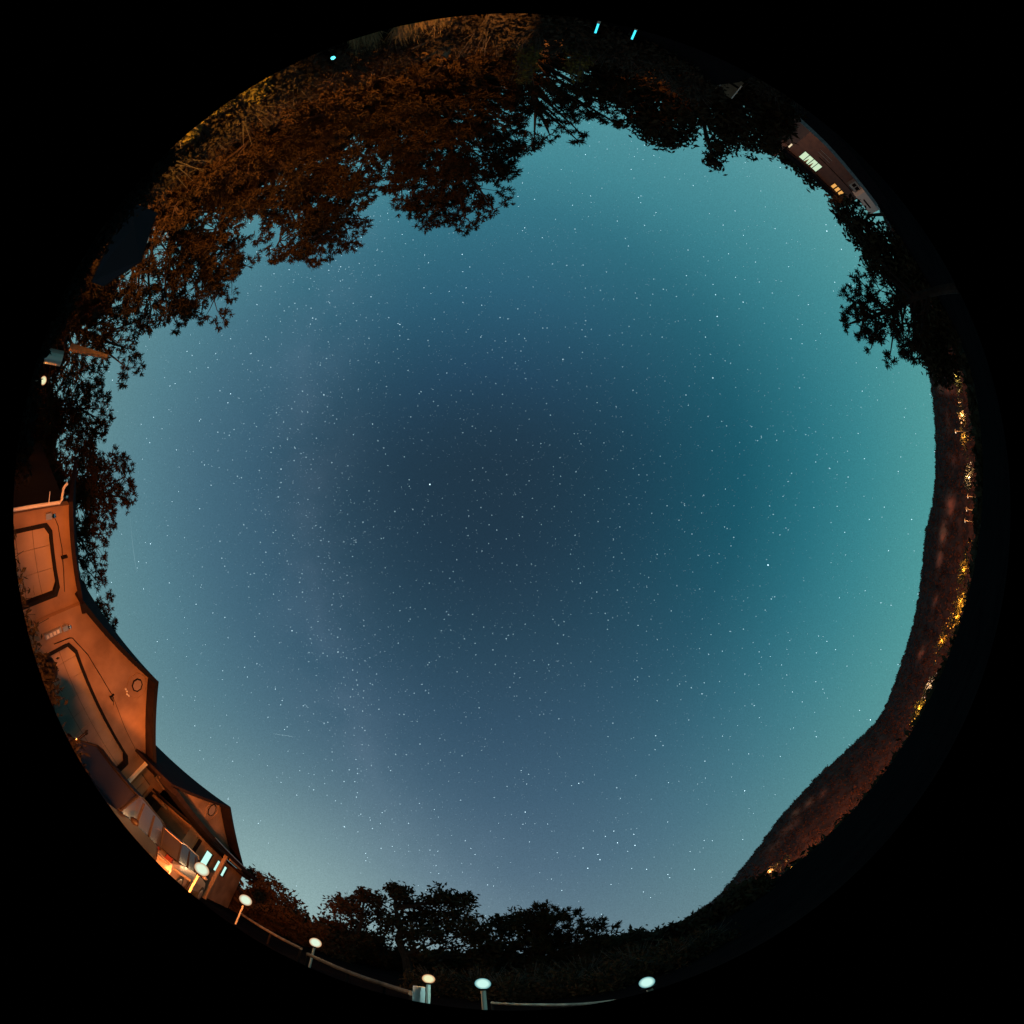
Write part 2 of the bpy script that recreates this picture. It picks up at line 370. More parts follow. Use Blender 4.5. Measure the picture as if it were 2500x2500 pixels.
# gable C, pent roof strip and lower wall with lit windows
mb = MB(); mb.prism([(5.75, 3.02), (14.5, 3.02), (9.75, 4.66)], 1.1, 1.35, W); hp('gable_wall', mb, M['stucco'])
mb = MB(); mb.box((5.3, 1.36, 2.80), (17.3, 2.10, 3.0), W); hp('pent_roof', mb, M['roof'])
mb = MB(); mb.box((9.4, 2.105, 2.98), (14.6, 2.16, 3.02), W); hp('gutter', mb, M['metal'])
mb = MB(); mb.box((8.3, -.5, 2.70), (17.2, 1.34, 2.79), W); hp('porch_ceiling', mb, M['dark'])
wins = [(11.24, 12.14, 1.15, 2.42), (12.87, 13.40, 1.70, 2.42), (13.99, 14.56, 1.70, 2.41)]
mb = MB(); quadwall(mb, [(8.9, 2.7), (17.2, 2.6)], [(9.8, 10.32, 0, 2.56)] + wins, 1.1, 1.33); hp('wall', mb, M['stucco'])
mb = MB(); mb.box((17.0, -6, 0), (17.2, 1.1, 2.6), W); hp('side_wall', mb, M['stucco'])
mb = MB(); mb.box((8.9, -.6, 0), (9.05, 1.1, 2.7), W); hp('side_wall', mb, M['stucco'])
mb = MB(); mb.box((9.82, 1.14, 0), (10.30, 1.20, 2.54), W); hp('front_door', mb, M['wood'])
mb = MB(); mb.box((10.29, 1.2, 0.2), (10.33, 1.36, 2.56), W); hp('door_jamb', mb, M['dark'])
M['winlit'] = emat('lit_window', (.45, .80, .68), 1.35)
for a, b, z0, z1 in wins:
    mb = MB(); f = .035
    for q in ((a, b, z1 - f, z1), (a, b, z0, z0 + f), (a, a + f, z0 + f, z1 - f), (b - f, b, z0 + f, z1 - f)): mb.box((q[0], 1.24, q[2]), (q[1], 1.345, q[3]), W)
    wf = hp('window', mb, M['dark'])
    mb = MB(); mb.box((a + f, 1.27, z0 + f), (b - f, 1.28, z1 - f), W); mb.v = [tuple(np.array(v) - O) for v in mb.v]; mb.build('pane', M['winlit'], wf)
mb = MB(); mb.box((11.84, 1.85, 0), (11.98, 2.0, 2.80), W); hp('porch_post', mb, M['wood'])
mb = MB(); mb.box((12.2, 2.0, 2.70), (14.2, 2.06, 2.79), W); hp('beam', mb, M['wood'])
# entry recess between the gables
mb = MB(); quadwall(mb, [(6.05, 3.2), (8.9, 3.2)], [(7.18, 8.16, 0, 2.75)], -.75, -.5); hp('wall', mb, M['stucco'])
mb = MB(); mb.box((7.18, -.62, 0), (8.16, -.58, 2.75), W); dd_ = hp('entry_door', mb, M['dark'])
for (a, b) in ((7.21, 7.65), (7.68, 8.13)):
    mb = MB(); mb.box((a, -.575, 0), (b, -.55, 2.72), W); mb.v = [tuple(np.array(v) - O) for v in mb.v]; mb.build('door_leaf', M['door'], dd_)
mb = MB(); mb.box((5.93, .0, 0), (6.06, .20, 3.1), W); hp('corner_post', mb, M['white'])
mb = MB(); mb.box((6.1, .05, 3.02), (7.9, .14, 3.12), W); hp('beam', mb, M['wood'])
mb = MB(); mb.box((6.1, -.5, 3.2), (8.9, .2, 3.25), W); hp('porch_ceiling', mb, M['stucco'])
mb = MB(); mb.box((8.3, -.48, 0), (8.88, -.1, 2.6), W); hp('cabinet', mb, M['dark'])
mb = MB(); mb.box((8.25, -.3, 2.45), (8.75, .25, 2.58), W); hp('shelf', mb, M['wood'])

# ------------------------------------------------------------------ vehicles
def car(name, label, cat, c, yaw, body_m, L_=4.5, Wd=1.82, H=1.62, hood=.96, rear=False):
    r = empty(name, (c[0], c[1], 0), label, cat, rz=yaw)
    # side profile stations: x, z_bottom, z_belt, z_roof, half width
    x0 = -L_ / 2
    st = [(0, .42, .62, .62, .70), (.06, .32, .80, .80, .84), (.5, .26, .95, .95, .90), (1.2, .24, 1.0, 1.0, .91), (2.6, .24, 1.02, 1.02, .91), (3.3, .26, hood, hood, .90), (4.1, .3, hood - .10, hood - .10, .86), (4.42, .36, .66, .66, .76), (4.5, .44, .56, .56, .66)]
    mb = MB(); n = 8
    ring = lambda x, zb, zt, hw: [(x, -hw * .9, zb), (x, -hw, zb + .14), (x, -hw, (zb + zt) / 2 + .05), (x, -hw * .93, zt), (x, hw * .93, zt), (x, hw, (zb + zt) / 2 + .05), (x, hw, zb + .14), (x, hw * .9, zb)]
    vs = []
    for a, zb, zt, _, hw in st: vs += ring(x0 + a * L_ / 4.5, zb, zt, hw * Wd / 1.82)
    f = [tuple(range(n)), tuple(range((len(st) - 1) * n + n - 1, (len(st) - 1) * n - 1, -1))]
    for q in range(len(st) - 1):
        for k in range(n): f.append((q * n + k, (q + 1) * n + k, (q + 1) * n + (k + 1) % n, q * n + (k + 1) % n))
    mb.add(vs, f); mb.build('body', body_m, r, smooth=False)
    # greenhouse
    hw = .80 * Wd / 1.82; ht = .62 * Wd / 1.82
    bx = [x0 + .12, x0 + .28, x0 + 2.55, x0 + 3.25]; zb = .985
    gl = MB(); top = [(bx[1], H - .06), (bx[1] + .35, H), (bx[2] - .25, H), (bx[2], H - .07)]
    lo = [(bx[0], zb), (bx[0] + .6, zb), (bx[3] - .9, zb), (bx[3], zb - .02)]
    vs = [(x, -hw, z) for x, z in lo] + [(x, hw, z) for x, z in lo] + [(x, -ht, z) for x, z in top] + [(x, ht, z) for x, z in top]
    gl.add(vs, [(0, 1, 9, 8), (1, 2, 10, 9), (2, 3, 11, 10), (4, 12, 13, 5), (5, 13, 14, 6), (6, 14, 15, 7), (0, 8, 12, 4), (3, 7, 15, 11), (8, 9, 13, 12), (9, 10, 14, 13), (10, 11, 15, 14)])
    gl.build('windows', M['glass'], r)
    rf = MB()
    tz = [(bx[1] - .02, H - .055), (bx[1] + .35, H + .01), (bx[2] - .25, H + .01), (bx[2] + .02, H - .065)]
    vs = [(x, -ht - .02, z) for x, z in tz] + [(x, ht + .02, z) for x, z in tz] + [(x, -ht - .02, z + .03) for x, z in tz] + [(x, ht + .02, z + .03) for x, z in tz]
    rf.add(vs, [(k, k + 1, k + 5, k + 4) for k in range(3)] + [(k + 8, k + 12, k + 13, k + 9) for k in range(3)] + [(k, k + 8, k + 9, k + 1) for k in range(3)] + [(k + 4, k + 5, k + 13, k + 12) for k in range(3)] + [(0, 4, 12, 8), (3, 11, 15, 7)])
    rf.build('roof_panel', body_m, r)
    for sg in (-1, 1):
        for (xa, xb, xt) in ((bx[0] + .03, bx[0] + .16, bx[1]), (x0 + 1.2, x0 + 1.28, x0 + 1.25), (x0 + 2.15, x0 + 2.23, x0 + 2.1), (bx[3] - .14, bx[3] - .03, bx[2])):
            pl = MB(); pl.tube([((xa + xb) / 2, sg * (hw + .005), zb), (xt, sg * (ht + .012), H - .06)], .03, 5); pl.build('pillar', M['dark'], r)
        mr = MB(); mr.ball((bx[3] - .45, sg * (hw + .17), 1.06), .10, 8, 6, (.6, 1, .75)); mr.build('mirror', body_m, r, smooth=True)
        for wx in (x0 + .85, x0 + L_ - .9):
            t = MB(); t.tube([(wx, sg * (Wd / 2 - .2), .34), (wx, sg * (Wd / 2 + .01), .34)], .34, 16); tr = t.build('wheel', M['tyre'], r)
            t = MB(); t.tube([(wx, sg * (Wd / 2 + .011), .34), (wx, sg * (Wd / 2 + .025), .34)], [.22, .19], 10); t.build('rim', M['metal'], tr)
        t = MB(); t.box((x0 - .01, sg * .66 - .09, .80), (x0 + .12, sg * .66 + .09, .95)); t.build('taillight', M['red'], r)
        t = MB(); t.box((x0 + L_ - .30, sg * .60 - .16, .66), (x0 + L_ - .08, sg * .60 + .16, .80)); t.build('headlight', M['amber'] if not rear else M['glass'], r)
    t = MB(); t.box((x0 - .05, -Wd * .45, .34), (x0 + .05, Wd * .45, .56)); t.build('bumper', body_m, r)
    t = MB(); t.box((x0 - .062, -.26, .60), (x0 - .03, .26, .72)); t.build('number_plate', M['white'], r)
    if rear:
        for k in range(8):
            t = MB(); t.box((x0 - .02, -.40 + k * .10, .885), (x0 + .05, -.345 + k * .10, .93)); t.build('badge_letter', M['chrome'], r)
    t = MB(); t.tube([(bx[1] + .2, 0, H + .02), (bx[1] + .08, 0, H + .12)], [.02, .008], 5); t.build('antenna', M['dark'], r)
    return r
rr0, rf0 = azd(140.6, 10.4), azd(153.5, 6.6); cc = (rr0 + rf0) / 2; v = rf0 - rr0
car('parked_car', 'black car parked nose towards the camera in front of the wide garage door', 'car', cc, math.atan2(v[1], v[0]), M['carblack'])
c2 = azd(138.3, 10.6) + azd(118, 2.25)
car('parked_car', 'silver car seen from behind, brightly lit by the lamp beside it', 'car', c2, math.radians(118), M['carsilver'], H=1.60, rear=True)

# motor scooter and dark shrubs in front of the garage door
sc_ = azd(156.5, 6.4); ms = empty('motor_scooter', tuple(sc_), 'dark motor scooter with round top box in front of the garage door', 'scooter', rz=math.radians(60))
t = MB(); t.ball((-.55, 0, 1.38), .19, 14, 9, (1, 1, .9)); t.build('top_box', M['carblack'], ms, smooth=True)
t = MB(); t.tube([(-.55, 0, .75), (-.5, 0, .95), (-.1, 0, .98), (.1, 0, .8)], [.12, .19, .17, .1], 8); t.build('seat', M['tyre'], ms)
t = MB(); t.tube([(-.7, 0, .6), (-.3, 0, .45), (.3, 0, .35), (.55, 0, .8), (.48, 0, 1.15)], [.14, .2, .12, .16, .08], 8); t.build('frame', M['carblack'], ms)
t = MB(); t.tube([(.46, -.34, 1.2), (.48, 0, 1.16), (.46, .34, 1.2)], .02, 5); t.build('handlebar', M['metal'], ms)
for sg in (-1, 1):
    t = MB(); t.tube([(.46, sg * .26, 1.2), (.46, sg * .30, 1.40)], .009, 4); t.ball((.46, sg * .31, 1.44), .06, 8, 5, (.3, 1, .7)); t.build('mirror', M['dark'], ms)
for x_ in (-.6, .66):
    t = MB(); t.tube([(x_, -.05, .27), (x_, .05, .27)], .27, 14); t.build('wheel', M['tyre'], ms)
t = MB(); t.tube([(-.60, 0, 1.08), (-.55, 0, 1.22)], .05, 6); t.build('box_bracket', M['dark'], ms)

# ------------------------------------------------------------------ foliage
def needles(centers, outward, L0, wdt, k=11, spread=1.0):
    n = len(centers)
    dirs = rng.normal(size=(n, k, 3)) * spread + outward[:, None, :] * .9 + np.array([0, 0, .25]); dirs = unit(dirs)
    ln = L0 * rng.uniform(.65, 1.15, (n, k, 1)); side = unit(np.cross(dirs, rng.normal(size=(n, k, 3)))) * wdt
    base = centers[:, None, :] + rng.normal(size=(n, k, 3)) * L0 * .12
    a = base - side * .7; b = base + side * .7; c = base + dirs * ln + side * .55; d = base + dirs * ln - side * .55
    return np.stack([a, b, c, d], 2).reshape(-1, 3)
def leaves(centers, sz, k=6, rad=.2):
    n = len(centers); c = centers[:, None, :] + rng.normal(size=(n, k, 3)) * rad * .55
    d = unit(rng.normal(size=(n, k, 3))); s = unit(np.cross(d, rng.normal(size=(n, k, 3))))
    l = sz * rng.uniform(.6, 1.2, (n, k, 1))
    return np.stack([c - d * l, c + s * l * .42, c + d * l, c - s * l * .42], 2).reshape(-1, 3)
def tree(name, label, cat, blobs, d, base=None, kind='pine', tuft=.26, trunk_r=.16, group=None, dens=1.0, clump=7, mtl=None, depth=1.0, S=1.2940, base_z=None, skirt=0):
    blobs = [(x, y, r * 1.12 + 1.5) for x, y, r in blobs]
    if skirt:
        ex = []
        for x, y, r in list(blobs):
            rad = math.hypot(x - 966, y - 966); ux, uy = (x - 966) / rad, (y - 966) / rad; q = rad + r * .9; rr0 = max(r * .8, 22)
            while q < skirt - rr0 * .5:
                jx, jy = x + ux * (q - rad), y + uy * (q - rad)
                if all(math.hypot(jx - e[0], jy - e[1]) > rr0 * .75 for e in ex + blobs): ex.append((jx, jy, rr0))
                q += rr0 * .9
        blobs = list(blobs) + ex
    cs = [P(x * S, y * S, d) for x, y, r in blobs]
    sl = [np.linalg.norm(c - CAM) for c in cs]
    rs = [math.radians(r * S / K) * s * (1.22 if 'lone' in label or 'dense rounded pine tree' in label else 1) for (x, y, r), s in zip(blobs, sl)]
    cs = np.array(cs); cs[:, :2] *= (1 + rng.uniform(-.07, .07, (len(cs), 1)) * depth)
    if base is None: cx = np.average(cs[:, :2], axis=0, weights=np.array(rs) ** 2); base = cx
    bz = float(ground_z(base[0], base[1])) if base_z is None else base_z
    root = empty(name, (base[0], base[1], bz), label, cat, group)
    b0 = np.array([base[0], base[1], bz]); topz = cs[:, 2].max(); cen = np.average(cs, axis=0, weights=rs)
    top = cs[np.argmax(cs[:, 2] - np.linalg.norm(cs[:, :2] - base[:2], axis=1) * .3)]
    tp = [b0 - [0, 0, .1]] + [b0 * (1 - q) + top * q + np.array([*(rng.normal(size=2) * .12 * trunk_r / .16), 0]) for q in (.2, .4, .6, .8)] + [top]
    tp = np.array(tp)
    trunk = MB(); trunk.tube(list(tp), [trunk_r * k for k in (1.25, 1, .85, .62, .4, .12)], 8)
    trunk.v = [tuple(np.array(v) - b0) for v in trunk.v]; trunk.build('trunk', M['bark'], root)
    limbs = MB(); T = []; Od = []
    for c, r in zip(cs, rs):
        zt = np.clip(c[2] - r - np.linalg.norm(c[:2] - base[:2]) * .25, b0[2] + .25 * (topz - b0[2]), topz * .95)
        f = np.clip((zt - b0[2]) / max(top[2] - b0[2], .1), .12, .92); idx = f * 5; i0 = int(idx); a = tp[i0] * (1 - (idx - i0)) + tp[min(i0 + 1, 5)] * (idx - i0)
        mid = (a + c) / 2 + rng.normal(size=3) * .12 * r + [0, 0, -.1 * r]
        limbs.tube([a, mid, c], [trunk_r * .42, trunk_r * .26, trunk_r * .12], 5)
        nc = max(3, int(clump * (r / .9) ** .6)) if kind == 'pine' else max(5, int(clump * 1.5))
        dirs = unit(rng.normal(size=(nc, 3)) + [0, 0, .15]); sub = c + dirs * r * rng.uniform(.45, .88, (nc, 1))
        for sc2, dr in zip(sub, dirs):
            limbs.tube([c, (c + sc2) / 2 + rng.normal(size=3) * .08 * r, sc2], [trunk_r * .13, trunk_r * .09, trunk_r * .04], 4)
            rr_ = r * rng.uniform(.26, .42)
            n = max(4, int(dens * 5.5 * (rr_ / tuft) ** 2)) if rr_ > tuft * .5 else 3
            q = unit(rng.normal(size=(n, 3))); T.append(sc2 + q * (rr_ * rng.uniform(.2, 1, (n, 1)) ** .5) * [1, 1, .75]); Od.append(q * .5 + dr * .5)
    limbs.v = [tuple(np.array(v) - b0) for v in limbs.v]; limbs.build('limbs', M['bark'], root)
    T = np.vstack(T) - b0; Od = unit(np.vstack(Od))
    V = needles(T, Od, tuft * .62, tuft * .085, 15) if kind == 'pine' else leaves(T, tuft * .5, 7, tuft)
    F = np.arange(len(V)).reshape(-1, 4)
    link('crown', npmesh('crown', V, F, mtl or M['pine' if kind == 'pine' else 'leaf']), root)
    return root
TR = 'tall pines around the yard'
def basep(az, d): p = azd(az, d); return p[:2]
tree('pine_tree', 'largest pine tree, its crown hanging deepest into the sky above the bank', 'tree', [(835,400,48),(880,422,30),(790,385,42),(755,345,42),(735,310,42),(900,368,46),(932,375,25),(925,320,45),(880,290,60),(820,310,66),(950,270,40),(935,215,52),(850,215,70),(770,240,60),(705,215,60),(900,150,50),(800,150,52),(968,285,22),(985,232,24),(850,350,55)], 12.5, basep(258, 13), tuft=.30, trunk_r=.24, dens=1.5, skirt=935)
tree('pine_tree', 'broad pine tree next to the largest one, with a ragged two-lobed top', 'tree', [(618,462,42),(580,472,32),(652,430,38),(682,418,22),(555,425,52),(610,385,58),(500,405,48),(522,448,34),(645,335,62),(560,335,62),(690,285,50),(600,262,60),(480,335,52),(520,265,46),(640,200,52),(575,195,42),(672,368,38),(700,150,40),(430,320,36)], 12, basep(238, 12.5), tuft=.29, trunk_r=.22, dens=1.5, skirt=935)
tree('pine_tree', 'pine tree glowing orange low down beside the dark sheet on the bank', 'tree', [(398,562,40),(438,522,40),(352,578,34),(330,598,28),(420,470,48),(365,505,54),(455,480,26),(302,545,46),(315,475,48),(385,420,52),(440,390,40),(280,585,26),(255,545,26),(335,430,34)], 12.5, basep(220, 13.5), tuft=.28, trunk_r=.20, dens=1.5, skirt=935)
tree('pine_tree', 'narrow pine tree between the orange-lit pine and the street lamp', 'tree', [(250,660,24),(226,690,26),(213,640,38),(255,608,26),(193,655,34),(180,700,28),(238,572,28),(215,600,28),(168,668,24)], 14, basep(203, 15), tuft=.27, trunk_r=.16, skirt=935)
tree('pine_tree', 'small thin pine tree just past the street lamp', 'tree', [(186,770,22),(188,742,20),(165,800,34),(196,792,12),(150,755,34),(172,830,24),(150,830,22),(140,790,30)], 16, basep(193, 17), tuft=.28, trunk_r=.14, dens=1.4, skirt=935)
tree('pine_tree', 'dark round-headed pine tree rising behind the left end of the garage', 'tree', [(230,900,26),(207,870,22),(215,938,30),(180,905,44),(243,935,14),(165,950,44),(192,962,28),(150,875,34),(140,915,34),(215,905,24)], 15.5, basep(185.5, 16), tuft=.28, trunk_r=.18, dens=1.5, skirt=935)
tree('pine_tree', 'low pine tree showing over the middle of the flat garage roof', 'tree', [(188,1010,16),(180,1050,22),(192,1085,10),(168,1032,24),(186,1100,16),(172,992,22),(172,1078,20),(160,1060,20),(165,1110,14)], 17, basep(176.5, 18), tuft=.27, trunk_r=.15, dens=.85, skirt=935)
tree('pine_tree', 'small pine tree peeking over the roof just left of the tall garage gable', 'tree', [(205,1140,16),(196,1165,16),(187,1132,18),(211,1178,8),(190,1155,16),(200,1185,9)], 17, basep(168.5, 18), tuft=.26, trunk_r=.12, dens=.9, skirt=935)
tree('pine_tree', 'sparse tree with long bare-ended branches reaching into the sky', 'tree', [(1010,252,30),(1050,215,34),(1083,200,24),(1098,238,10),(1092,262,7),(1138,222,9),(1155,238,6),(1165,246,4),(1120,205,10),(1060,160,52),(1000,185,48),(1122,188,10),(1095,140,42),(960,125,56),(1012,125,42),(1035,262,14),(1062,245,12)], 11.5, basep(268, 12), tuft=.25, trunk_r=.17, dens=.9, skirt=935)
tree('broadleaf_tree', 'rounded leafy tree with reddish undersides right of the sparse branches', 'tree', [(1250,238,38),(1290,232,30),(1212,212,34),(1250,190,48),(1308,205,28),(1228,258,12),(1262,262,12),(1205,150,46),(1280,150,48),(1150,130,38),(1190,180,32),(1155,170,20)], 14, basep(278, 15), kind='leaf', tuft=.30, trunk_r=.18, dens=.62, clump=8, skirt=935)
tree('broadleaf_tree', 'leafy tree with a pointed lobe, standing left of the house with lit windows', 'tree', [(1362,258,22),(1350,288,14),(1400,270,28),(1430,242,32),(1382,222,38),(1440,278,12),(1344,308,7),(1342,195,28),(1400,192,38),(1452,252,22),(1320,175,30),(1372,160,30),(1450,215,28)], 15, basep(289, 16), kind='leaf', tuft=.29, trunk_r=.17, dens=.7, clump=8, skirt=935)
tree('broadleaf_tree', 'dark rounded tree behind the roof of the house with lit windows', 'tree', [(1510,306,17),(1490,292,13),(1540,332,13),(1525,318,16),(1560,345,8),(1480,283,10),(1500,290,18)], 52, kind='leaf', tuft=.75, trunk_r=.3, dens=1.0)
tree('pine_tree', 'lone open-crowned pine tree standing black against the teal sky', 'tree', [(1632,490,6),(1645,478,8),(1650,505,13),(1612,528,8),(1626,552,14),(1655,550,22),(1606,558,10),(1608,592,12),(1640,592,24),(1620,625,10),(1600,612,8),(1670,600,28),(1655,630,14),(1690,645,22),(1712,640,20),(1648,655,7),(1683,675,8),(1700,668,8),(1720,670,8),(1700,570,26),(1715,610,26),(1665,520,12),(1735,655,14),(1738,630,18)], 13, basep(333, 13.6), tuft=.27, trunk_r=.15, dens=1.5, clump=8, base_z=0)
FG = 'dark trees on the slope right of the lit-window house'
for lb, bl in (('dark bushy tree hard against the right end of the lit-window house', [(1578,388,8),(1590,408,12),(1605,425,14),(1620,450,12),(1640,440,22),(1615,400,16),(1665,450,22)]),
               ('dark bushy tree halfway between the lit-window house and the lone pine', [(1640,468,10),(1655,485,12),(1672,505,12),(1680,480,20),(1700,500,22),(1660,465,14),(1720,480,24)]),
               ('dark tree whose shoulder is hidden by the top of the lone pine', [(1688,518,9),(1702,535,12),(1720,555,13),(1728,530,20),(1750,560,22),(1740,585,16),(1755,620,18),(1765,520,22)]),
               ('lowest dark tree, between the lone pine and the mountain', [(1745,650,10),(1756,670,12),(1760,640,18),(1770,690,14),(1780,660,22),(1775,610,24),(1790,705,14)])):
    tree('broadleaf_tree', lb, 'tree', bl, 34, kind='leaf', tuft=.62, trunk_r=.2, dens=1.3, group=FG, clump=7, base_z=0)
BG = 'trees beyond the lamps'
tree('broadleaf_tree', 'small dark tree touching the right corner of the gabled house', 'tree', [(480,1662,16),(505,1668,18),(530,1690,20),(550,1715,20),(568,1745,18),(582,1768,12),(510,1705,28),(540,1742,28),(488,1692,20),(562,1772,14),(475,1700,12),(520,1730,20)], 24, basep(120.5, 24.5), kind='leaf', tuft=.36, trunk_r=.18, dens=.55, group=BG, clump=9)
tree('broadleaf_tree', 'leafy tree between the second and fourth warm lamps, left of the widest one', 'tree', [(640,1703,18),(660,1722,22),(628,1748,20),(690,1748,28),(655,1768,28),(608,1758,8),(700,1700,20),(720,1722,26),(690,1688,8),(640,1788,24),(700,1788,30),(725,1770,26),(668,1705,14)], 22, basep(110, 22.5), kind='leaf', tuft=.34, trunk_r=.2, dens=.62, group=BG, clump=9)
tree('broadleaf_tree', 'widest leafy tree, its forked limbs showing behind the orange lamp', 'tree', [(760,1688,14),(765,1708,18),(800,1712,26),(825,1698,16),(782,1745,34),(832,1738,34),(868,1728,26),(892,1758,26),(860,1768,30),(912,1775,18),(930,1790,14),(752,1748,28),(880,1700,6),(900,1798,24),(800,1780,30),(850,1700,12),(745,1680,7),(945,1800,10)], 20, basep(102.5, 20.5), kind='leaf', tuft=.33, trunk_r=.22, dens=.62, group=BG, clump=9)
tree('broadleaf_tree', 'small open tree just left of the dense rounded pine', 'tree', [(952,1735,14),(980,1730,17),(962,1758,18),(1000,1748,22),(990,1778,22),(940,1742,8)], 21, basep(93, 21.5), kind='leaf', tuft=.32, trunk_r=.14, dens=.62, group=BG, clump=8)
tree('pine_tree', 'dense rounded pine tree standing behind the white lamps', 'tree', [(1030,1722,16),(1010,1745,24),(1046,1748,28),(1080,1733,16),(1108,1745,12),(1076,1763,28),(1110,1770,24),(1140,1757,16),(1156,1783,12),(1130,1798,20),(1169,1776,6),(1030,1790,34),(1080,1800,34),(1052,1735,14),(1005,1800,24),(1120,1815,20)], 20, basep(87, 20.5), tuft=.42, trunk_r=.22, dens=1.5, group=BG, skirt=895)
for k, (lb, bl) in enumerate((('first low dark tree right of the dense rounded pine', [(1190,1797,8),(1203,1785,10),(1216,1775,12),(1228,1790,14),(1210,1805,14)]),
               ('middle low dark tree in the notch before the mountain', [(1240,1768,9),(1256,1760,10),(1270,1757,10),(1258,1778,14),(1282,1772,14)]),
               ('dark tree where the treetops meet the foot of the mountain', [(1295,1750,8),(1312,1742,9),(1330,1733,10),(1318,1760,14),(1345,1750,14),(1300,1770,14)]))):
    tree('broadleaf_tree', lb, 'tree', bl, 45, kind='leaf', tuft=.55, trunk_r=.2, dens=1.3, group=BG, base_z=0)

# bushes and scrub: spiky twigs plus leaves
def bush(label, az, d, R_, H_, mtl='leaf', n=260, twigs=26, group=None, sz=.07, z=None, cat='bush', name='bush'):
    p = azd(az, d); z = float(ground_z(p[0], p[1])) if z is None else z
    root = empty(name, (p[0], p[1], z), label, cat, group)
    t = MB()
    for _ in range(twigs):
        a = rng.uniform(0, 2 * math.pi); q = np.array([math.cos(a), math.sin(a), 0]) * rng.uniform(.3, 1) * R_
        t.tube([(0, 0, 0), q * .45 + [0, 0, H_ * .5], q + rng.normal(size=3) * .1 * R_ + [0, 0, H_ * rng.uniform(.6, 1.05)]], [.018, .012, .004], 4)
    t.build('stems', M['dark' if mtl == 'darkleaf' else 'twig'], root)
    q = unit(rng.normal(size=(n, 3))); q[:, 2] = abs(q[:, 2]); c = q * rng.uniform(.5, 1, (n, 1)) * [R_, R_, H_]
    c += .12 * R_ * np.sin(c[:, [1, 2, 0]] * 9)
    V = leaves(c, sz, 6, sz * 2.2); link('leaves', npmesh('leaves', V, np.arange(len(V)).reshape(-1, 4), M[mtl]), root)
    return root
G1 = 'dark bushes hiding the foot of the garages'  # bushes left of the wide door added to imitate the dark lens rim
for az, d, R_, H_, lb in ((181.5, 6.2, .5, 1.25, 'added dark bush at the foot of the downpipe'), (177, 6.0, .55, 1.35, 'added dark bush before the left jamb of the narrow garage door'), (171.5, 5.8, .6, 1.42, 'added dark bush before the middle of the narrow garage door'),
        (166, 5.8, .52, 1.50, 'added dark bush between the two garage doors'), (161.2, 5.9, .38, 1.50, 'knobbly dark bush before the left part of the wide garage door'), (158.8, 6.0, .22, 1.42, 'narrow dark bush next to the scooter'), (151.8, 5.4, .42, 1.18, 'low dark bush beyond the scooter')):
    bush('' + lb, az, d, R_, H_, 'darkleaf', group=G1, n=420, sz=.06)
G2 = 'scrub on the bank'
names = ['leafless scrub clump', 'bristly scrub clump', 'leafy scrub clump', 'tangled scrub clump']
scr = [(207, 8.5, .7, .9), (213, 8.2, .7, 1.0), (219, 8.4, .8, 1.1), (225, 8.6, .8, 1.2), (231, 8.8, .8, 1.2), (237, 8.6, .9, 1.3), (243, 8.8, .8, 1.4), (249.5, 9.4, .8, 1.3), (256, 10, .8, 1.4), (263, 9, .7, 1.2), (268, 8.4, .8, 1.2), (273, 8.4, .8, 1.1), (278, 8.6, .8, 1.0), (283, 8.8, .8, 1.0), (288, 9, .8, .9), (293, 10, .8, .9), (300, 12, .9, 1.0), (303, 16, 1.4, 1.6)]
where = ['nearest the street lamp pole', 'left of the orange-lit pine trunk', 'right under the orange-lit pine', 'left of the bright yellow bush', 'behind the bright yellow bush', 'right of the bright yellow bush', 'under the broad two-lobed pine', 'left of the dry grass', 'behind the dry grass', 'beside the lit stump', 'right of the lit stump', 'left of the first cyan path light', 'behind the first cyan path light', 'between the two cyan path lights', 'right of the second cyan path light', 'left of the signboard', 'right of the signboard', 'at the left end of the grey wall']
for k, ((az, d, R_, H_), wh) in enumerate(zip(scr, where)):
    bush(names[k % 4] + ' on the bank, ' + wh, az, d, R_, H_, 'scrub', n=230, twigs=34, group=G2, cat='scrub')
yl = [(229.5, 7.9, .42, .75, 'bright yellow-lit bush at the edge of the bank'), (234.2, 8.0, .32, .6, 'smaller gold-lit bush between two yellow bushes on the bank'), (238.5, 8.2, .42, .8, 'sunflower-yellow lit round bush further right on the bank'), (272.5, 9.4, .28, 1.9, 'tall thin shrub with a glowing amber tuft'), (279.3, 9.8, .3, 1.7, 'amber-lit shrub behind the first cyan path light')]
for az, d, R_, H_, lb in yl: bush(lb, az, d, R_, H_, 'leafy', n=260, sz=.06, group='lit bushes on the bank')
G3 = 'shrubs beyond the white lamps'
for k, (az, d, R_, H_, lb) in enumerate(((99, 11, .9, .95, 'dim shrub behind the small white post'), (94, 11, .8, 1.0, 'dim shrub directly behind the left white lamp'), (90.5, 9.8, .8, .85, 'twiggy shrub just right of the left white lamp'), (87.5, 11.5, .9, 1.1, 'rounded twiggy shrub left of centre between the white lamps'), (84.5, 9.6, .7, .75, 'low twiggy shrub midway between the white lamps'), (81.5, 11.5, .9, 1.1, 'pale twiggy shrub right of centre between the white lamps'), (78.5, 9.2, .8, .7, 'grey shrub low down left of the right white lamp'), (75, 11, .9, 1.1, 'shrub rising behind the right white lamp'), (71, 9.5, .9, .8, 'shrub with pale leaf tips right of the right white lamp'), (66.5, 10, .9, .7, 'last faint shrub before the valley'))):
    bush(lb, az, d, R_, H_, n=260, twigs=46, group=G3)

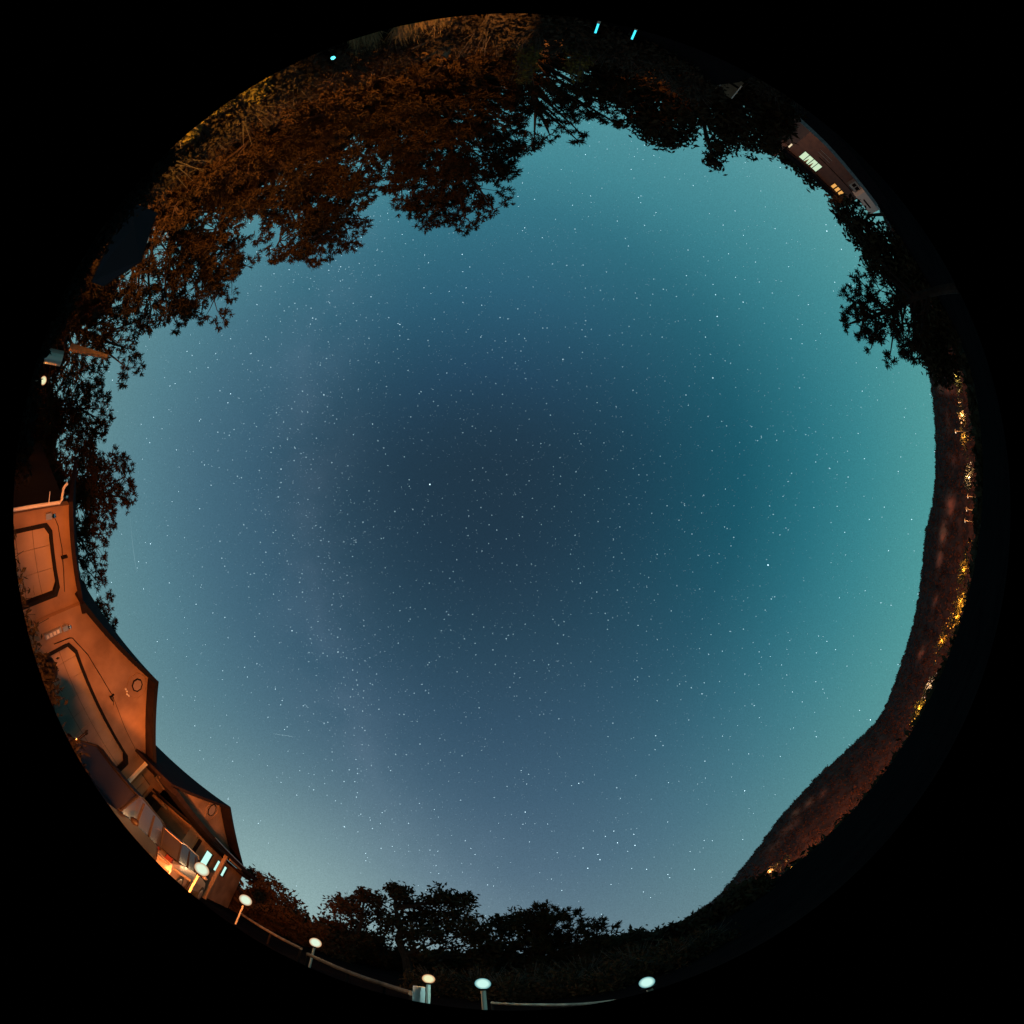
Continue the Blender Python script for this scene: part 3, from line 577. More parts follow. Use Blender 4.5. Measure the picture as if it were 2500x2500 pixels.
n = 5200; az = rng.uniform(56, 127, n); d = rng.uniform(24, 34, n)
topa = 1.0 + .8 * np.sin(az * .35) + .5 * np.sin(az * 1.3) - 1.2 * sstep(80, 68, az)
ht = rng.uniform(.0, 1, n) * (1.2 + d * np.tan(np.radians(topa)))
c = np.stack([d * np.cos(np.radians(az)), d * np.sin(np.radians(az)), ht], -1)
VV = leaves(c, .30, 7, .5); tag(link('thicket', npmesh('thicket', VV, np.arange(len(VV)).reshape(-1, 4), M['leaf'])), 'dark thicket closing off the yard behind the lamps', 'thicket', kind='stuff')
def alt_at(az, r):
    best = min(((abs(((math.degrees(math.atan2(v[1], v[0])) - az + 180) % 360) - 180), v) for v in (D(1250 + r * math.cos(math.radians(t)), 1250 + r * math.sin(math.radians(t))) for t in range(0, 360, 2))), key=lambda q: q[0])[1]
    return math.asin(best[2])
azs = np.arange(180, 306, 3.0); hal = np.array([alt_at(a, 1196) for a in azs])  # leaf strip added to imitate the lens darkening towards its rim
n = 5200; az = rng.uniform(184, 226, n); d = rng.uniform(5.6, 6.8, n); top = 1.2 + d * np.tan(np.interp(az, azs, hal) - .028 * np.exp(-((az - 196.5) / 3.5) ** 2) + rng.normal(size=n) * .006); ht = rng.uniform(.1, 1, n) ** .8 * top
c = np.stack([d * np.cos(np.radians(az)), d * np.sin(np.radians(az)), ht], -1)
VV = leaves(c, .07, 7, .12); tag(link('rim_dark_hedge', npmesh('rim_dark_hedge', VV, np.arange(len(VV)).reshape(-1, 4), M['darkleaf'])), 'black leaf strip added to imitate the dark lens rim on the left', 'rim_dark_hedge', kind='stuff')
n = 26000; az = rng.uniform(183, 303, n); d = rng.uniform(17, 23, n); gz = ground_z(d * np.cos(np.radians(az)), d * np.sin(np.radians(az)))
ta = np.radians(np.interp(az, [183, 200, 212, 222, 232, 262, 270, 285, 303], [8, 8, 11, 15, 21, 21, 13, 10, 7]) + 1.5 * np.sin(az * .31) + 1.5 * np.sin(az * .83)); ht = gz + rng.uniform(0, 1, n) * (1.2 + d * np.tan(ta) - gz)
c = np.stack([d * np.cos(np.radians(az)), d * np.sin(np.radians(az)), ht], -1)
VV = leaves(c, .26, 8, .42); tag(link('undergrowth', npmesh('undergrowth', VV, np.arange(len(VV)).reshape(-1, 4), M['leaf'])), 'dense undergrowth behind the pines on the bank', 'undergrowth', kind='stuff')
# dry grass on the crest of the bank
V = []
for az0, az1, n in ((256.5, 263.5, 1500), (251.0, 254.5, 500)):
    az = np.radians(rng.uniform(az0, az1, n)); d = rng.uniform(8.2, 9.6, n); x, y = d * np.cos(az), d * np.sin(az); z = ground_z(x, y)
    b = np.stack([x, y, z], -1); h = rng.uniform(.18, .42, (n, 1)); ln = rng.normal(size=(n, 3)) * .10; s_ = unit(rng.normal(size=(n, 3)) * [1, 1, 0]) * .010
    tp = b + [0, 0, 1] * h + ln * h * 3; V.append(np.stack([b - s_, b + s_, tp + s_ * .3, tp - s_ * .3], 1).reshape(-1, 3))
V = np.vstack(V); tag(link('dry_grass', npmesh('dry_grass', V, np.arange(len(V)).reshape(-1, 4), M['dry'])), 'pale dry grass lit orange along the crest of the bank', 'grass', kind='stuff')
# stump and fallen limbs
p = azd(262.3, 9.6); p[2] = ground_z(p[0], p[1]); st = empty('tree_stump', tuple(p), 'gnarled orange-lit tree stump with spreading dead limbs on the bank', 'stump')
t = MB(); t.tube([(0, 0, -.1), (.02, 0, .5), (-.05, .03, .95), (.03, 0, 1.15)], [.26, .20, .17, .05], 10); t.build('trunk', M['wood'], st)
for a_, l_, zz in ((0.3, .9, .9), (2.6, .8, .7), (3.6, .6, 1.2), (5.4, .7, .6)):
    t = MB(); t.tube([(0, 0, .5), (math.cos(a_) * l_ * .5, math.sin(a_) * l_ * .3, zz * .8), (math.cos(a_) * l_, math.sin(a_) * l_ * .5, zz)], [.07, .045, .015], 6); t.build('limb', M['wood'], st)

# ------------------------------------------------------------------ lamps
SOD = (1.0, .27, .05)
def plight(name, loc, col, power, r=.08, parent=None):
    ld = bpy.data.lights.new(name, 'POINT'); ld.color = col; ld.energy = power; ld.shadow_soft_size = r
    o = bpy.data.objects.new(name, ld); COL.objects.link(o); o.location = loc
    if parent: o.parent = parent
    return o
def spot(name, loc, target, col, power, ang, blend=.6, parent=None, r=.06):
    ld = bpy.data.lights.new(name, 'SPOT'); ld.color = col; ld.energy = power; ld.shadow_soft_size = r; ld.spot_size = math.radians(ang); ld.spot_blend = blend
    o = bpy.data.objects.new(name, ld); COL.objects.link(o); o.location = loc
    o.rotation_euler = (Vector(target) - Vector(loc)).to_track_quat('-Z', 'Y').to_euler(); return o
M['warmglobe'] = emat('warm_globe', (.52, .80, .66), 1.0, False); M['coldglobe'] = emat('cold_globe', (.44, .84, .76), 1.0, False)
def globe(name, c0, c1, e=1.0):  # bright core and dim rim put into the emission colour by view angle
    m = emat(name, c0, e, False); t = m.node_tree; lw = t.nodes.new('ShaderNodeLayerWeight'); lw.inputs[0].default_value = .5; r = t.nodes.new('ShaderNodeValToRGB')
    r.color_ramp.elements[0].position = .18; r.color_ramp.elements[0].color = (*c0, 1); r.color_ramp.elements[1].position = .95; r.color_ramp.elements[1].color = (*c1, 1); q = r.color_ramp.elements.new(.5); q.color = tuple(.45 * a + .55 * b for a, b in zip((*c0, 1), (*c1, 1)))
    t.links.new(lw.outputs['Facing'], r.inputs[0]); t.links.new(r.outputs[0], t.nodes['Emission'].inputs[0]); return m
M['warmglobe'] = globe('hotspot_warm_globe', (.75, .92, .70), (.50, .14, .02)); M['coldglobe'] = globe('hotspot_cold_globe', (.60, .95, .85), (.01, .16, .20)); M['oranglobe'] = globe('hotspot_orange_globe', (.85, .85, .50), (.50, .10, .01))
M['post'] = mat('lamp_post', (.55, .48, .38), .5)
LG = 'garden lamps along the low wall'
lampdef = [(130.8, .4, 9.2, 'warm', .13, 36, 'brightest warm garden lamp, beside the silver car and the lit windows'),
           (124.3, 0.0, 14.4, 'warm', .17, 34, 'warm garden lamp before the small tree at the house corner'),
           (114.5, -1.7, 10.2, 'warm', .11, 16, 'warm garden lamp in the gap between the two left trees'),
           (100.2, -3.4, 5.6, 'oran', .062, 9, 'orange garden lamp standing over the small white post'),
           (93.6, -3.7, 5.0, 'cold', .068, 14, 'white garden lamp left of the blue-lit rail'),
           (74.2, -8.1, 3.7, 'cold', .05, 8, 'white garden lamp right of the blue-lit rail')]
for az, al, d, c, r, pw, lb in lampdef:
    r *= 1.3
    p = azd(az, d); hz = 1.2 + d * math.tan(math.radians(al))
    pw *= 2.2; ro = empty('garden_lamp', tuple(p), lb, 'lamp', LG)
    t = MB(); t.tube([(0, 0, 0), (0, 0, hz - r * 1.02)], .028, 8); t.build('post', M['post'], ro)
    t = MB(); t.tube([(0, 0, hz - r * 1.25), (0, 0, hz - r * .9)], [.05, .07], 8); t.build('collar', M['dark'], ro)
    t = MB(); t.ball((0, 0, hz), r, 16, 10); t.build('globe', M[{'warm': 'warmglobe', 'cold': 'coldglobe', 'oran': 'oranglobe'}[c]], ro, smooth=True)
    col = {'warm': (1, .62, .28), 'oran': (1, .5, .15), 'cold': (.45, .95, 1)}[c]
    plight('lamp_light', (0, 0, hz + r + .04), col, pw, .03, ro)
# street lamp on the left
sp = P(106, 929, 12.0); sl = empty('street_lamp', (sp[0], sp[1], 0), 'blazing orange street lamp low down left of the garage', 'street lamp')
t = MB(); t.tube([(0, 0, 0), (0, 0, sp[2] - .12)], [.07, .045], 8); t.build('pole', M['metal'], sl)
t = MB(); t.ball((0, 0, sp[2]), .12, 14, 9); t.build('globe', M['oranglobe'], sl, smooth=True)
t = MB(); t.tube([(0, 0, sp[2] + .20), (0, 0, sp[2] + .28)], [.20, .05], 12); t.build('hood', M['dark'], sl)
plight('lamp_light', (.0, .0, sp[2] - .25), SOD, 1500, .05, sl)
for k, (x, y) in enumerate(((1461, 58), (1552, 74))):
    p = P(x, y, 6.3); gz = float(ground_z(p[0], p[1])); ro = empty('path_light', (p[0], p[1], gz), ('left' if k == 0 else 'right') + ' of the two slim cyan path lights at the top of the picture', 'path light', 'cyan path lights')
    t = MB(); t.tube([(0, 0, 0), (0, 0, p[2] - gz)], .022, 8); t.build('post', M['post'], ro)
    t = MB(); t.tube([(0, 0, p[2] - gz), (0, 0, p[2] - gz + .20)], .014, 8); t.build('tube', emat('cyan_tube', (.05, .75, 1.0), 1.6), ro)
p = P(812, 138, 6.4); gz = float(ground_z(p[0], p[1])); ro = empty('path_light', (p[0], p[1], gz), 'tiny cyan spot light by itself left of the dry grass', 'path light')
t = MB(); t.tube([(0, 0, 0), (0, 0, p[2] - gz)], .012, 6); t.build('post', M['dark'], ro)
t = MB(); t.ball((0, 0, p[2] - gz + .03), .035, 8, 6); t.build('bulb', emat('cyan_bulb', (.1, .9, 1.0), 2.5), ro)
# added lamps in housings, standing in for unseen sources on walls and trees
def stand_in_flood(loc, tgt, power, ang, lb, col=SOD, r=.06):
    loc = np.array(loc, float); d = np.array(tgt, float) - loc; d /= np.linalg.norm(d)
    ro = empty('stand_in_light', (loc[0], loc[1], loc[2] - .0), lb, 'stand_in_light')
    t = MB(); t.tube([-d * .16, -d * .02], [.09, .13], 8); t.build('housing', M['dark'], ro)
    t = MB(); t.tube([(0, 0, -.35), (-d[0] * .1, -d[1] * .1, -.02)], .02, 5); t.build('bracket', M['metal'], ro)
    s_ = spot('stand_in_lamp', loc, tgt, col, power, ang, r=r); return s_
stand_in_flood((-2.4, .2, .95), (-11.5, 6.6, 4.2), 3300, 95, 'added lamp on the lawn standing in for the unseen source on the garages', r=.28)
stand_in_flood((-2.9, 4.4, .45), (-10.6, 6.0, 1.9), 1500, 60, 'added fill lamp on the lawn aimed at the wide garage door', r=.2)
stand_in_flood((-3.2, 3.6, .30), (-11.6, 12.2, 4.4), 7500, 66, 'added lamp on the lawn brightening the far gable', r=.15)
stand_in_flood((-.8, -1.5, .30), (-8, -12, 15.5), 1700, 64, 'added lamp on the lawn standing in for the unseen source on the tall pines', (1, .40, .11))
for az, d, pw, lb in ((216, 9.6, 760, 'added uplight under the orange-lit pine'), (226, 10.2, 330, 'added uplight between the orange-lit pine and the broad pine'), (238, 10.2, 380, 'added uplight under the broad two-lobed pine'), (250, 10.4, 330, 'added uplight left of the largest pine'), (262, 10.6, 330, 'added uplight under the largest pine'), (275, 11, 130, 'added uplight under the sparse-branched tree'), (289, 12.5, 110, 'added uplight under the pointed leafy tree')):
    p = azd(az, d); gz = float(ground_z(p[0], p[1])); stand_in_flood((p[0], p[1], gz + .35), tuple(azd(az, d + 3.2, gz + 5)), pw, 125, lb, (1, .40, .08))
p = azd(311, 29); gz = float(ground_z(p[0], p[1])); stand_in_flood((p[0], p[1], gz + .35), tuple(azd(312, 40, 5.0)), 1500, 72, 'added lamp on the bank brightening the lit-window house', (1, .55, .35))
stand_in_flood((-4.0, -4.7, .75), (-5.2, -6.9, 2.3), 700, 78, 'added lamp at the foot of the bank aimed at the yellow bushes', (1, .5, .08))
stand_in_flood((.2, -5.6, .45), (-1.3, -10.2, 3.2), 650, 44, 'added lamp at the foot of the bank aimed at the stump', (1, .45, .1))

# low garden wall in stretches, with the gap at the lamps
WG = 'stretches of the low garden wall'
def lowwall(pts, lb, h=.5, m='concrete', th=.12):
    P0 = np.array(pts[0]); ro = MB(); vs = []; 
    for q, p in enumerate(pts):
        p = np.array(p); a = np.array(pts[max(q - 1, 0)]); b = np.array(pts[min(q + 1, len(pts) - 1)]); d = b - a; d = d / np.linalg.norm(d); nn = np.array([-d[1], d[0], 0]) * th
        vs += [p + nn - P0, p - nn - P0, p - nn + [0, 0, h] - P0, p + nn + [0, 0, h] - P0]
    n = len(pts); f = [(0, 1, 2, 3), (4 * n - 4, 4 * n - 1, 4 * n - 2, 4 * n - 3)]
    for q in range(n - 1):
        for k in range(4): f.append((4 * q + k, 4 * q + (k + 1) % 4, 4 * q + 4 + (k + 1) % 4, 4 * q + 4 + k))
    ro.add(vs, f); o = ro.build('low_wall', M[m]); o.location = tuple(P0); return tag(o, lb, 'wall', WG)
M['railwood'] = mat('weathered_rail', (.20, .15, .11), .9, noise=(.09, .065, .05), nscale=5, bump=.4)
def rail(pts, lb, h=.5, th=.04):
    P0 = np.array(pts[0]); ro = empty('rail', tuple(P0), lb, 'rail', 'stretches of the low garden rail')
    q = [np.array(p) - P0 for p in pts]; fine = []
    for a_, b_ in zip(q[:-1], q[1:]): fine += [a_ * (1 - k / 4) + b_ * k / 4 for k in range(4)]
    fine.append(q[-1])
    t = MB(); t.tube([p + [0, 0, h] for p in fine], th, 8); t.build('beam', M['railwood'], ro)
    for p in fine[::4]: t = MB(); t.tube([p, p + [0, 0, h - th]], th * .7, 6); t.build('post', M['dark'], ro)
rail([azd(144, 9.2), azd(137, 10.2), azd(131.4, 10.8)], 'low rail in front of the silver car', .72, .05)
rail([azd(124.2, 15.3), azd(120, 12.6), azd(116, 10.9)], 'low rail between the second and third warm lamps, lit along its top', .5, .05)
rail([azd(115, 9.6), azd(110, 8.0), azd(105.5, 7.0), azd(102.2, 6.2)], 'low rail between the third lamp and the small white post', .5, .05)
rail([azd(92.7, 5.5), azd(87, 4.9), azd(81.5, 4.3), azd(76.6, 3.9)], 'low rail edged in blue light between the two white lamps', .5, .022)
p = azd(101.3, 5.8); t = MB(); t.box((-.075, -.05, 0), (.075, .05, .69)); o = t.build('white_post', M['white']); o.location = tuple(p); o.rotation_euler = (0, 0, math.radians(11)); tag(o, 'short flat white post under the orange garden lamp', 'post')

# signboard on the bank
p = P(1776, 218, 11.5); gz = float(ground_z(p[0], p[1])); az = math.atan2(p[1], p[0])
sb = empty('signboard', (p[0], p[1], gz), 'weathered wooden signboard on thin posts right of the cyan path lights', 'sign', rz=az + math.pi / 2)
hh = p[2] - gz
for x in (-.2, .22): t = MB(); t.box((x - .015, .02, 0), (x + .015, .05, hh + .2)); t.build('post', M['metal'], sb)
t = MB(); t.box((-.26, -.02, hh - .22), (.24, .015, hh + .22)); t.build('board', M['wood'], sb)
t = MB(); t.box((-.10, -.02, hh - .52), (.22, .015, hh - .30)); t.build('lower_board', M['wood'], sb)

# dark sheet (plastic sheeting) on the slope left of the bank and pole
pts = [(330, 505), (375, 560), (330, 690), (240, 770), (205, 700), (270, 590)]
q = [P(x * 1.0, y * 1.0, dd3) for (x, y), dd3 in zip([(325, 495), (385, 520), (345, 640), (255, 700), (225, 690), (262, 610)], (7.6, 8.2, 8.0, 8.2, 7.6, 7.4))]
o0 = q[0].copy(); t = MB(); t.add([a - o0 for a in q] + [a - o0 - [0, 0, .03] for a in q], [(0, 1, 2, 3, 4, 5), (11, 10, 9, 8, 7, 6)] + [(k, k + 6, (k + 1) % 6 + 6, (k + 1) % 6) for k in range(6)])
o = t.build('plastic_sheet', mat('sheet_plastic', (.030, .026, .030), .9, spec=.05)); o.location = tuple(o0); tag(o, 'blue-grey sheet of plastic spread over the slope under the orange pines', 'sheet')
a, b = P(172, 848, 12), P(262, 872, 11.4); t = MB(); t.tube([(0, 0, 0), tuple((b - a) * .5 + [0, 0, .02]), tuple(b - a)], [.11, .10, .07], 7); o = t.build('leaning_trunk', M['wood']); o.location = tuple(a); tag(o, 'bare reddish leaning trunk above the street lamp', 'trunk')
# bright tank with fittings beside the street lamp
p = P(132, 872, 11.6); tk = empty('water_tank', (p[0], p[1], 0), 'pale steel tank with round fittings just above the street lamp', 'tank')
t = MB(); t.tube([(0, 0, p[2] - .32), (0, 0, p[2] + .30)], .20, 14); t.build('drum', mat('galvanised', (.7, .68, .6), .4, metal=.3), tk)
t = MB(); t.tube([(0, 0, 0), (0, 0, p[2] - .32)], .05, 6); t.build('stand', M['dark'], tk)
for k in range(3): t = MB(); t.ball((.17, -.12 + .12 * k, p[2] - .36), .035, 8, 6); t.build('fitting', M['chrome'], tk)

# ------------------------------------------------------------------ house with lit windows (upper right)
Hc = azd(312, 40); Hn = np.array([math.cos(math.radians(272)), math.sin(math.radians(272)), 0]); Hu = np.array([-Hn[1], Hn[0], 0])
def WH(a, t, z): return Hc + Hu * a - Hn * t * 1.0 + np.array([0, 0, z])      # t > 0 comes toward the camera
h2o = empty('house', tuple(Hc), 'dark two-storey house with four pale lit windows and three amber ones', 'house')
def hb(name, boxes, m, parent=None):
    mb = MB()
    for a, b in boxes: mb.box(a, b, WH)
    mb.v = [tuple(np.array(v) - Hc) for v in mb.v]; return mb.build(name, m, parent or h2o)
M['h2wall'] = mat('brown_cladding', (.13, .075, .06), .9, noise=(.09, .055, .05), nscale=2)
hb('wall', [((-3.2, -7, 2.2), (6.4, 0, 6.35))], M['h2wall'])
hb('roof', [((-3.7, -7.5, 6.36), (6.9, .7, 6.5)), ((-3.2, -6, 6.5), (6.4, .0, 7.0)), ((-2.2, -5, 7.0), (5.4, -.6, 7.3))], M['roof'])
hb('chimney', [((-4.1, -1.0, 6.0), (-3.45, -.3, 8.2))], M['h2wall'])
hb('band_course', [((-.6, .001, 4.45), (6.4, .05, 4.55))], M['roof'])
hb('lean_to_wall', [((5.15, .002, 2.5), (8.3, .9, 4.5))], M['white'])
hb('lean_to_window', [((5.95, .903, 3.78), (7.45, .93, 3.98))], M['dark'])
hb('air_conditioner', [((3.75, .06, 3.15), (4.9, .5, 4.2))], M['metal'])
for k in range(2): hb('fan_grille', [((3.9 + k * .55, .503, 3.4), (4.3 + k * .55, .53, 3.9))], M['dark'])
hb('porch_light', [((-3.55, .0, 5.5), (-3.45, .1, 6.05))], emat('porch_light', (1, .8, .5), .9))
for z_ in (4.0, 3.6): hb('balcony_rail', [((-1.5, .5, z_), (.2, .54, z_ + .045))], M['metal'])
M['w1'] = emat('pale_window', (.62, .82, .55), 1.0); M['w2'] = emat('amber_window', (1.0, .48, .12), .85); M['curtain'] = mat('curtain', (.5, .3, .15), .9)
for k in range(4):
    a = -2.03 + k * .645; f = hb('window', [((a - .03, .002, 5.09), (a, .07, 6.19)), ((a + .60, .002, 5.09), (a + .63, .07, 6.19)), ((a, .002, 6.16), (a + .6, .07, 6.19)), ((a, .002, 5.09), (a + .6, .07, 5.12))], M['dark'])
    hb('pane', [((a, .003, 5.12), (a + .6, .02, 6.16))], M['w1'], f)
    if k in (1, 2):
        mb = MB(); mb.prism([(a + .28, 5.5), (a + .40, 6.16), (a + .12, 6.16)], .022, .03, WH); mb.v = [tuple(np.array(v) - Hc) for v in mb.v]; mb.build('curtain', M['curtain'], f)
for k in range(3):
    a = 2.98 + k * .62; f = hb('window', [((a - .03, .002, 5.47), (a, .07, 6.18)), ((a + .48, .002, 5.47), (a + .51, .07, 6.18)), ((a, .002, 6.15), (a + .48, .07, 6.18)), ((a, .002, 5.47), (a + .48, .07, 5.5))], M['dark'])
    hb('pane', [((a, .003, 5.5), (a + .48, .02, 6.15))], M['w2'], f)
lw = [P(1855, 240, 16), P(1935, 285, 19), P(2010, 352, 22), P(2075, 425, 24), P(2135, 500, 26)]
lw = [np.array([p[0], p[1], p[2] - 1.1]) for p in lw]
WG = None
o = lowwall(lw, 'long dark retaining wall with a pale coping in front of the lit-window house', .85, 'roof')
lw2 = [p + np.array([0, 0, .853]) for p in lw]; o2 = lowwall(lw2, None, .22, 'concrete', .14); o2.name = 'coping'; del o2['category']; o2.parent = o; o2.location = (0, 0, .853)

# ------------------------------------------------------------------ mountain, town lights
az_r = [316, 325, 333, 340.3, 344, 347.4, 352, 357.2, 360.5, 364, 369, 375.1, 382, 389.5, 395, 400.8, 405, 409.2, 415.5, 422.2, 427.7, 434, 444]
al_r = [1, 3.2, 5.2, 5.9, 6.2, 6.5, 6.9, 7.2, 7.6, 8.4, 7.8, 6.8, 6.0, 4.7, 6.2, 7.5, 7.4, 6.9, 4.3, 1.2, .2, -.3, -.6]
na2, nv = 420, 60
A = np.linspace(316, 444, na2); ridge = np.interp(A, az_r, al_r)
ridge = np.convolve(np.pad(ridge, 3, mode='edge'), np.ones(7) / 7, 'valid') + .06 * np.sin(A * 3.1) + rng.normal(size=na2) * .05
vv = np.linspace(0, 1, nv); V = np.zeros((nv + 6, na2, 3)); ca, sa = np.cos(np.radians(A)), np.sin(np.radians(A))
zr = 1.2 + 900 * np.tan(np.radians(ridge))
for k in range(nv + 6):
    if k < nv:
        d = 470 + 430 * vv[k] ** 1.05; fz = vv[k] ** .92
        z = -27 + (zr + 27) * fz; bump = math.sin(math.pi * vv[k]) * (12 * np.sin(A * .9 + 2) + 7 * np.sin(A * 2.3 + vv[k] * 5) + rng.normal(size=na2) * 1.6)
        V[k, :, 0] = (d + bump) * ca; V[k, :, 1] = (d + bump) * sa; V[k, :, 2] = z + rng.normal(size=na2) * 1.2 * (0 < k < nv - 1)
    else:
        q = (k - nv + 1) / 6; V[k, :, 0] = (900 + 500 * q) * ca; V[k, :, 1] = (900 + 500 * q) * sa; V[k, :, 2] = zr * (1 - q) - 8 * q
i, j = np.meshgrid(np.arange(nv + 5), np.arange(na2 - 1), indexing='ij')
F = np.stack([i * na2 + j, i * na2 + j + 1, (i + 1) * na2 + j + 1, (i + 1) * na2 + j], -1).reshape(-1, 4)
Vf = V.reshape(-1, 3); me = npmesh('mountain', Vf, F, None)
al_v = np.degrees(np.arctan2(Vf[:, 2] - 1.2, np.hypot(Vf[:, 0], Vf[:, 1]))); az_v = np.degrees(np.arctan2(Vf[:, 1], Vf[:, 0])) % 360; az_v = np.where(az_v < 180, az_v + 360, az_v)
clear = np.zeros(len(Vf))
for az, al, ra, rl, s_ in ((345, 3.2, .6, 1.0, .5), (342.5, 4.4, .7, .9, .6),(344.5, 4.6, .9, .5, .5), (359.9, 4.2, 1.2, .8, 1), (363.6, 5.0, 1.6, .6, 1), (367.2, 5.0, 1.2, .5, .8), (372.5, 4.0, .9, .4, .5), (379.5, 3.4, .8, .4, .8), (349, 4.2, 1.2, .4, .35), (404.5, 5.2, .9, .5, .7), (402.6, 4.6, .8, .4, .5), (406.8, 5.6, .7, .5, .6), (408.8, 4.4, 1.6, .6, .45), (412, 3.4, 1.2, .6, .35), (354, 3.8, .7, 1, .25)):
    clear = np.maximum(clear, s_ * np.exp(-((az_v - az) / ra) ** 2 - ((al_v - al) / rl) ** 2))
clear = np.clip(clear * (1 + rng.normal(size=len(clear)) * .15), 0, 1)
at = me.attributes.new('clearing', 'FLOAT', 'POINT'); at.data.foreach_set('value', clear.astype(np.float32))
mm = mat('mountain_forest', (.10, .040, .026), 1.0); t_ = mm.node_tree; b_ = t_.nodes['Principled BSDF']
an = t_.nodes.new('ShaderNodeAttribute'); an.attribute_name = 'clearing'; nz = t_.nodes.new('ShaderNodeTexNoise'); nz.inputs['Scale'].default_value = .035; nz.inputs['Detail'].default_value = 8; tcn = t_.nodes.new('ShaderNodeTexCoord')
t_.links.new(tcn.outputs['Object'], nz.inputs['Vector'])
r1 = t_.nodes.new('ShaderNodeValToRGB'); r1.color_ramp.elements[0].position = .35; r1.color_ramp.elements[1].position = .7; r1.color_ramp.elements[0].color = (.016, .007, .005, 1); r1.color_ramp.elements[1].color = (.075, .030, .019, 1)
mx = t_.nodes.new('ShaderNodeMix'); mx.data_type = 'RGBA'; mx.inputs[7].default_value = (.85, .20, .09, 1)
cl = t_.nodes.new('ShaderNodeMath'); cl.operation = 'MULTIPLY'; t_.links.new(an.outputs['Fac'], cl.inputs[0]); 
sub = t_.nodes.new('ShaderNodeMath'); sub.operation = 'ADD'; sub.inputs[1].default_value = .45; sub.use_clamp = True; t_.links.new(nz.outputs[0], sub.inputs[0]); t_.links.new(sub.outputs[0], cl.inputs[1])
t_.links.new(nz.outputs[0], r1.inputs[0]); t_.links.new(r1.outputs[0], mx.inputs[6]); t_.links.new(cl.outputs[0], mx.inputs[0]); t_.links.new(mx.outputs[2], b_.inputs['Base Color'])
me.materials.append(mm); tag(link('mountain', me), kind='structure')
# woods along the ridge, too small to count
n = 2600; k = rng.integers(0, na2, n); c = V[nv - 1, k] + rng.normal(size=(n, 3)) * [2, 2, .6]
VV = leaves(c, 1.6, 5, 1.6); tag(link('ridge_woods', npmesh('ridge_woods', VV, np.arange(len(VV)).reshape(-1, 4), M['leaf'])), 'dense woods fringing the mountain ridge', 'woods', kind='stuff')
n = 15000; k = rng.integers(0, na2, n); q = rng.integers(0, nv, n); ok = clear[q * na2 + k] < .35; q, k, n = q[ok], k[ok], int(ok.sum()); c = V[q, k] + rng.normal(size=(n, 3)) * [4, 4, 1.5]
VV = leaves(c, 2.1, 4, 1.8); tag(link('mountain_woods', npmesh('mountain_woods', VV, np.arange(len(VV)).reshape(-1, 4), mat('far_canopy', (.040, .017, .011), 1, noise=(.075, .032, .02), nscale=.05, spec=0))), 'dark reddish-brown trees covering the mountain side', 'woods', kind='stuff')
# dark valley woods between the yard and the town
n = 16000; az = rng.uniform(326, 436, n); d = 60 + 235 * rng.uniform(0, 1, n) ** .7
fr = np.interp(az, [326, 335, 345, 360, 373, 385, 395, 412, 425, 436], [.9, .5, -.7, -1.0, -2.4, -1.9, -2.9, -3.6, -1.6, -1.0])
gz = ground_z(d * np.cos(np.radians(az)), d * np.sin(np.radians(az))); ht = gz + rng.uniform(.3, 1, n) * (1.2 + d * np.tan(np.radians(fr)) - gz).clip(.5)
c = np.stack([d * np.cos(np.radians(az)), d * np.sin(np.radians(az)), ht], -1)
VV = leaves(c, 1.1, 7, 1.2); tag(link('valley_woods', npmesh('valley_woods', VV, np.arange(len(VV)).reshape(-1, 4), M['leaf'])), 'dark woods filling the valley below the mountain', 'woods', kind='stuff')
# lit groves of the town: clusters of small leaf clumps around real lamps
clusters = [((2336, 920), 14, 5, (1, .9, .3), 'pale green lit grove nearest the lone pine', 24, 0.6), ((2350, 1013), 8, 5, (1, .6, .25), 'twin white-orange lights at the left end of the town', 16, 1.2), ((2355, 1065), 12, 7, (1, .5, .1), 'small orange lit grove below the first utility pole', 14, .6),
            ((2366, 1165), 14, 6, (1, .72, .45), 'pale lit house front and grove in the town', 26, .9), ((2352, 1390), 18, 7, (1, .5, .06), 'upper long orange lit grove', 30, .8), ((2348, 1470), 14, 6, (1, .52, .06), 'middle orange lit grove above the brightest one', 22, .9), ((2337, 1505), 20, 9, (1, .5, .05), 'brightest yellow-orange lit grove at the foot of the mountain', 44, 1.3),
            ((2300, 1565), 14, 7, (1, .42, .05), 'deep orange lit grove below the brightest one', 24, .8), ((2270, 1675), 14, 5, (1, .8, .7), 'whitish lit grove on the mountain foot', 22, .7), ((2246, 1728), 16, 7, (1, .62, .08), 'yellow lit grove below the whitish one', 34, .9), ((2240, 1780), 6, 14, (1, .6, .2), 'trail of tiny amber lights under the yellow grove', 10, .5),
            ((2178, 1878), 8, 14, (1, .7, .5), 'faint scattered lights on the lower slope', 8, .5), ((1990, 2083), 24, 10, (1, .45, .1), 'scattered orange lights right of the brightest town glow', 26, .9), ((1938, 2125), 18, 8, (1, .55, .12), 'brightest town glow, almost white at its core', 40, 2.2), ((1880, 2128), 20, 7, (1, .5, .2), 'string of orange sparks left of the brightest town glow', 14, .6),
            ((1815, 2188), 18, 9, (1, .42, .1), 'dim orange lit grove near the end of the mountain', 10, .5), ((1762, 2225), 10, 9, (1, .45, .1), 'orange lit bush where the mountain meets the trees', 8, .5)]
M['grove'] = mat('lit_grove', (.16, .11, .05), .9, noise=(.08, .06, .03), nscale=.3)
